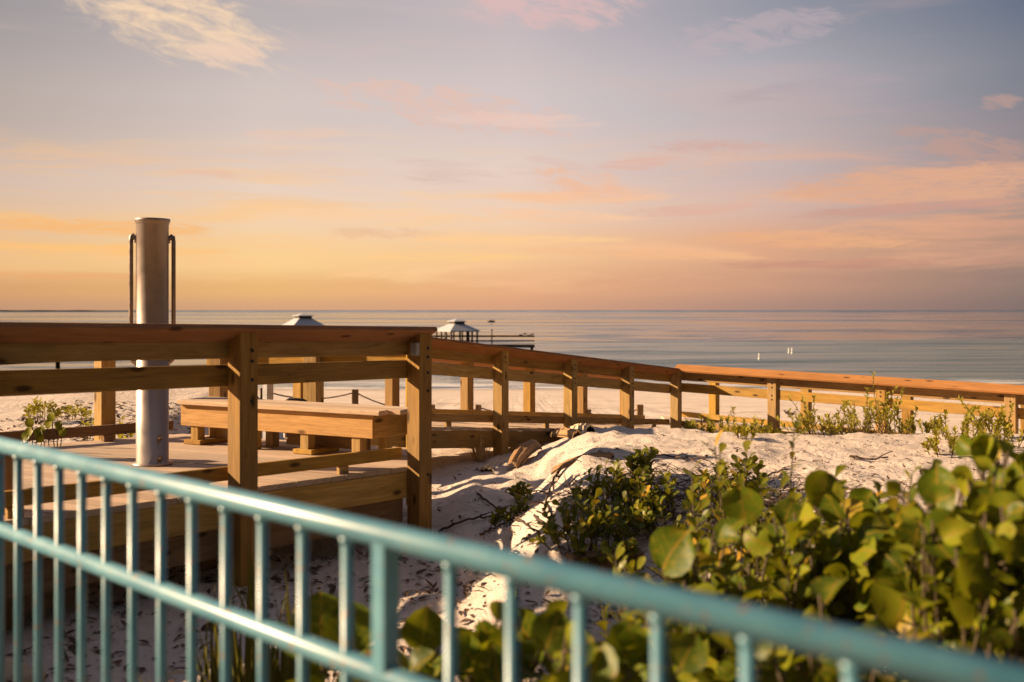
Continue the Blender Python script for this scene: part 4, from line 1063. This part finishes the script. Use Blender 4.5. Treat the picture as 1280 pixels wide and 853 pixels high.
for i, (px, py, z, h, n_st, lab) in enumerate(spr):
    rosette_shrub(base_at(px, z), .34 if n_st > 10 else .08, .24, h, int(n_st * 1.15), .054, lab, 60 + i, M_sprig, 'lance', 'green_dune_plant', 'plant', G3, 15, 0.5, lean=0.75)
G4 = 'plants on the left dune'
for i, (px, z, h, n_st, lab) in enumerate(((50, 12.5, .32, 18, 'broad yellow green plant on the left sand, under the railing at the rim'),
        (90, 13.0, .22, 10, 'smaller green plant right of the broad one on the left sand'),
        (155, 10.4, .44, 7, 'upright leafy seedling right of the far platform post'),
        (112, 11.0, .34, 6, 'thin dark sprig left of the far platform post'))):
    rosette_shrub(base_at(px, z), .22 if n_st > 9 else .06, .2, h, n_st, .075, lab, 180 + i, M_sprig, 'obovate', 'green_dune_plant', 'plant', G4, 10, 0.45, lean=0.3)
for i, (px, py, z, lab) in enumerate(((65, 560, 8.6, 'round leaved seedling close against the kerb, left of the teal rail glare'), (40, 568, 8.2, 'low round leaved seedling nearest the left rim by the kerb'))):
    random.seed(90 + i)
    b_ = base_at(px, z); t = thing('sea_grape_seedling', lab, 'plant', b_, 'seedlings by the kerb')
    Lf = Leaves(); V = []; Fc = []
    for k in range(5):
        p = pix(px + (k - 2) * 6, py - 34 + abs(k - 2) * 10 + random.uniform(-3, 3), z)
        tube_geo(V, Fc, [b_, b_.lerp(p, .5) + rv(.02), p], 0.006, 0.004, 5)
        Lf.leaf(p, Vector((random.gauss(0, .3), 0, 1)), Vector((-.3, -1, .3)), .085, .085, 'round', .08)
    Lf.build('foliage', M_grape, t); stems_obj(V, Fc, t, M_stem)

# dark strap leaved tufts under the near railing and a dry tuft by the corner post
def tuft(base, n, h, spread, wd, mat, label, seed, name='grass_tuft', group=None):
    random.seed(seed); t = thing(name, label, 'grass tuft', base, group); Lf = Leaves()
    for i in range(n):
        a = random.uniform(0, 6.283); o = Vector((math.cos(a), math.sin(a), 0))
        b = base + o * random.uniform(0, spread * .3); hh = h * random.uniform(.5, 1.1)
        Lf.leaf(b, o * spread * random.uniform(.3, 1.2) + Vector((0, 0, hh)), o, hh, wd, 'lance', .3, random.uniform(.1, .7))
    Lf.build('blades', mat, t); return t
tuft(on_ground(600, 577), 90, .27, .22, .013, M_straw, 'dry straw coloured grass tuft on shaded sand right of the corner post', 101)
tuft(base_at(310, 4.2), 60, .62, .4, .022, M_grass, 'dark strap leaved tuft under the platform, behind the middle balusters', 102, group='dark tufts below the platform')
tuft(base_at(355, 3.9), 60, .62, .4, .024, M_grass, 'dark strap leaved tuft just left of the low sea grape leaves', 103, group='dark tufts below the platform')
tuft(base_at(255, 3.9), 40, .45, .35, .02, M_grass, 'thin dark tuft farthest left below the platform edge', 104, group='dark tufts below the platform')
# bent dry stalk
random.seed(3)
sk = [pix(x, y, 3.7) for x, y in ((196, 860), (204, 846), (218, 840), (238, 839), (252, 843), (262, 853), (266, 866))]
t = thing('dry_stalk', 'thin bent dry stalk arching low behind the balusters at the bottom', 'stalk', sk[-1])
tube('stalk', sk, 0.006, M_pale, t, 6)
tube('side_shoot', [sk[3], sk[3] + Vector((.04, 0, .05)), sk[3] + Vector((.06, 0, .11))], 0.004, M_pale, t, 6)

# dry palm boots and fronds lying on the sand
def husk(p0, p1, wid, arch, mat, label, seed, ridges=9, name='dry_palm_frond', thick=0.02, lift=0.0, hump=0.30):
    random.seed(seed); L = (p1 - p0); n_ = 14; m_ = 12
    t = thing(name, label, 'dry frond', p0, 'dry palm fronds on the sand')
    x = Vector((L.x, L.y, 0)).normalized(); y = Vector((-x.y, x.x, 0)); VV = []; FF = []
    for lay in (0, 1):
        for i in range(n_ + 1):
            s = i / n_; c = p0.lerp(p1, s) + Vector((0, 0, arch * 4 * s * (1 - s) + lift))
            w = wid * (0.35 + 0.65 * math.sin(math.pi * (0.12 + 0.8 * s)))
            for j in range(m_ + 1):
                u = j / m_ * 2 - 1
                q = c + y * (u * w / 2) + Vector((0, 0, wid * hump * (1 - u * u) + 0.008 * math.cos(u * ridges * 3.1) + 0.012 * fbm(s * 3, u * 2, seed)))
                if lay: q = q - Vector((0, 0, thick))
                VV.append(q - p0)
    nn = (n_ + 1) * (m_ + 1)
    for lay in (0, 1):
        for i in range(n_):
            for j in range(m_):
                f = (lay*nn + i*(m_+1)+j, lay*nn + (i+1)*(m_+1)+j, lay*nn + (i+1)*(m_+1)+j+1, lay*nn + i*(m_+1)+j+1)
                FF.append(f if not lay else tuple(reversed(f)))
    def rim(a, b): FF.append((a, b, b + nn, a + nn))
    for i in range(n_):
        rim(i*(m_+1), (i+1)*(m_+1)); rim(i*(m_+1)+m_, (i+1)*(m_+1)+m_)
    for j in range(m_): rim(j, j+1); rim(n_*(m_+1)+j, n_*(m_+1)+j+1)
    mobj('husk', VV, FF, mat, Matrix.Translation(p0), t, True)
    sp = [p0.lerp(p1, q) + Vector((0, 0, arch * 4 * q * (1 - q) + wid * hump + lift + 0.004)) for q in (0, .25, .5, .75, 1)]
    tube('midrib', sp, 0.012, mat, t, 6, 0.005)
def og(px, py, dz=0.0): 
    v = on_ground(px, py); v.z += dz; return v
husk(og(646, 556), og(684, 543), .26, .10, M_drift, 'arched brown ribbed palm frond leaning against the ramp edge', 111)
husk(og(676, 552), og(722, 546), .22, .06, M_drift, 'brown palm frond lying right of the arched one by the ramp edge', 112)
husk(og(640, 588, .02), og(672, 566, .05), .22, .09, M_drift, 'broken brown palm boot casting shade in the middle of the gully', 113)
husk(og(608, 590, .03), og(668, 556, .08), .26, .02, M_pale, 'flat pale sunlit frond lying across the gully beside the dry tuft', 114, hump=.07)
husk(og(692, 592, .02), og(766, 574, .02), .18, .05, M_drift, 'curved tan frond on the crest edge at the left end of the dune', 115, hump=.13)
husk(og(700, 548, .02), og(738, 540, .02), .2, .05, M_pale, 'small sandy frond heap below the second ramp post', 116)

# runners and twigs creeping over the sand
def runner(pxs, r, label, seed, mat=M_twig, lift=0.012):
    random.seed(seed); pts = []
    for (x0, y0), (x1, y1) in zip(pxs[:-1], pxs[1:]):
        for i in range(5):
            q = i / 5; v = on_ground(x0 + (x1-x0)*q, y0 + (y1-y0)*q); v.z += lift + random.uniform(0, .02); pts.append(v)
    v = on_ground(*pxs[-1]); v.z += lift; pts.append(v)
    t = thing('vine_runner', label, 'vine', pts[0], 'bare vine runners on the sand')
    tube('runner', pts, r, mat, t, 6, r * .5)
    for i in range(3, len(pts) - 1, 4):
        d = (pts[i+1] - pts[i]).normalized(); s = Vector((-d.y, d.x, .25)) * random.choice((-1, 1)); s.z = abs(s.z)
        tube('side_twig', [pts[i], pts[i] + s * .07 + d * .04 + Vector((0, 0, .01)), pts[i] + s * .11 + d * .12], r * .6, mat, t, 5, r * .3)
runner([(548, 668), (580, 655), (610, 650), (640, 652), (662, 662)], .011, 'long dark vine runner crossing the gully floor toward the corner post', 121)
runner([(596, 620), (615, 636), (640, 648), (668, 668)], .011, 'dark vine runner slanting down across the lit patch into the gully', 122)
runner([(600, 672), (618, 664), (650, 648)], .009, 'thin dark vine runner low in the gully just above the teal rail', 123)
runner([(700, 592), (688, 612), (682, 634), (690, 648)], .011, 'dark vine runner hanging down the left edge of the dune', 124)
runner([(668, 650), (690, 668), (715, 676)], .010, 'dark vine runner at the lower left corner of the dune', 125)
runner([(800, 578), (830, 572), (860, 576), (880, 586)], .010, 'dark vine runner lying on the flat dune top', 126)
runner([(770, 600), (800, 592), (828, 596)], .008, 'thin dark runner beside the lone glossy shoot on the dune', 127)
runner([(940, 606), (962, 596), (985, 590)], .010, 'dark runner on the dune sand above the round sea grape leaves', 128)
runner([(1062, 574), (1085, 579), (1110, 574)], .012, 'dark runner on the dune crest below the third walkway post', 129)
bd = thing('timber_offcut', 'dark timber plank half buried at the foot of the dune shrubs', 'plank', og(760, 712))
v0, v1 = og(712, 712, .03), og(800, 706, .03)
board('plank', v0, v1, .12, .10, M_old, bd)

# leaf litter and twigs too many to count
random.seed(77)
Lf = Leaves()
for i in range(2600):
    if i % 3 == 0: x, z = random.uniform(-6.5, -3.9), random.uniform(10.2, 15)
    elif i % 3 == 1: x, z = random.uniform(-1.2, 6.0), random.uniform(6.0, 11.5)
    else: x, z = random.gauss(1.6, 1.1), random.gauss(7.4, 1.0)
    if not (4 < z < 16): continue
    a = random.uniform(0, 6.283); s = random.uniform(.02, .065) * (2.0 if i % 3 == 0 else 1.0)
    b = Vector((x, z, gnd(x, z) + .006))
    Lf.leaf(b, Vector((math.cos(a), math.sin(a), random.uniform(-.1, .35))), Vector((0, 0, 1)), s, s * random.uniform(.2, .6), 'lance', .2, random.uniform(-.3, .3))
lo = mobj('leaf_litter', Lf.V, Lf.F, M_litter, None, None, False, Lf.UV)
tag(lo, 'scattered dead leaves and bits of twig on the dune sand', 'leaf litter', kind='stuff')
Lf = Leaves(); random.seed(78)
for i in range(1500):
    x, z = random.uniform(-2.6, 0.6), random.uniform(3.2, 7.2)
    a = random.uniform(0, 6.283); s = random.uniform(.03, .09)
    Lf.leaf(Vector((x, z, gnd(x, z) + .008)), Vector((math.cos(a), math.sin(a), random.uniform(-.1, .4))), Vector((0, 0, 1)), s, s * random.uniform(.2, .6), 'lance', .2, random.uniform(-.3, .3))
lo = mobj('ground_litter', Lf.V, Lf.F, M_litter, None, None, False, Lf.UV)
tag(lo, 'dark leaf litter on the shaded sand below the platform', 'leaf litter', kind='stuff')
V = []; Fc = []; random.seed(79)
for i in range(900):
    x, z = random.gauss(1.25, .55), random.gauss(6.6, .55)
    if x < 0.25 or z < 4.5: continue
    a = random.uniform(0, 6.283); L_ = random.uniform(.05, .22); g = gnd(x, z) + random.uniform(0, .07)
    p0 = Vector((x, z, g)); p1 = p0 + Vector((math.cos(a) * L_, math.sin(a) * L_, random.uniform(-.02, .09)))
    tube_geo(V, Fc, [p0, p0.lerp(p1, .5) + rv(.012), p1], .0035, .002, 4)
tag(mobj('dead_twigs', V, Fc, M_litter, None, None, True), 'tangle of dead brown twigs under the glossy dune shrubs', 'twigs', kind='stuff')
# rubble at the lower left
random.seed(9)
for i, (px, py, z, s) in enumerate(((8, 838, 4.9, .10), (34, 850, 4.7, .07))):
    p = pix(px, py, z); x, y = p.x, p.y; g = gnd(x, y)
    bm = bmesh.new(); bmesh.ops.create_icosphere(bm, subdivisions=3, radius=s)
    for v in bm.verts:
        v.co *= 1 + 0.5 * fbm(v.co.x * 9 + i * 5, v.co.y * 9, v.co.z * 9); v.co.z *= .6
    o = bobj('sand_clod', bm, M_pale, Matrix.Translation((x, y, g + s * .3)), None, True)
    tag(o, ('larger pale clod of sand on the ground at the lower left rim', 'smaller pale clod of sand right of the larger one at the lower left')[i], 'clod', 'clods of sand at the lower left')
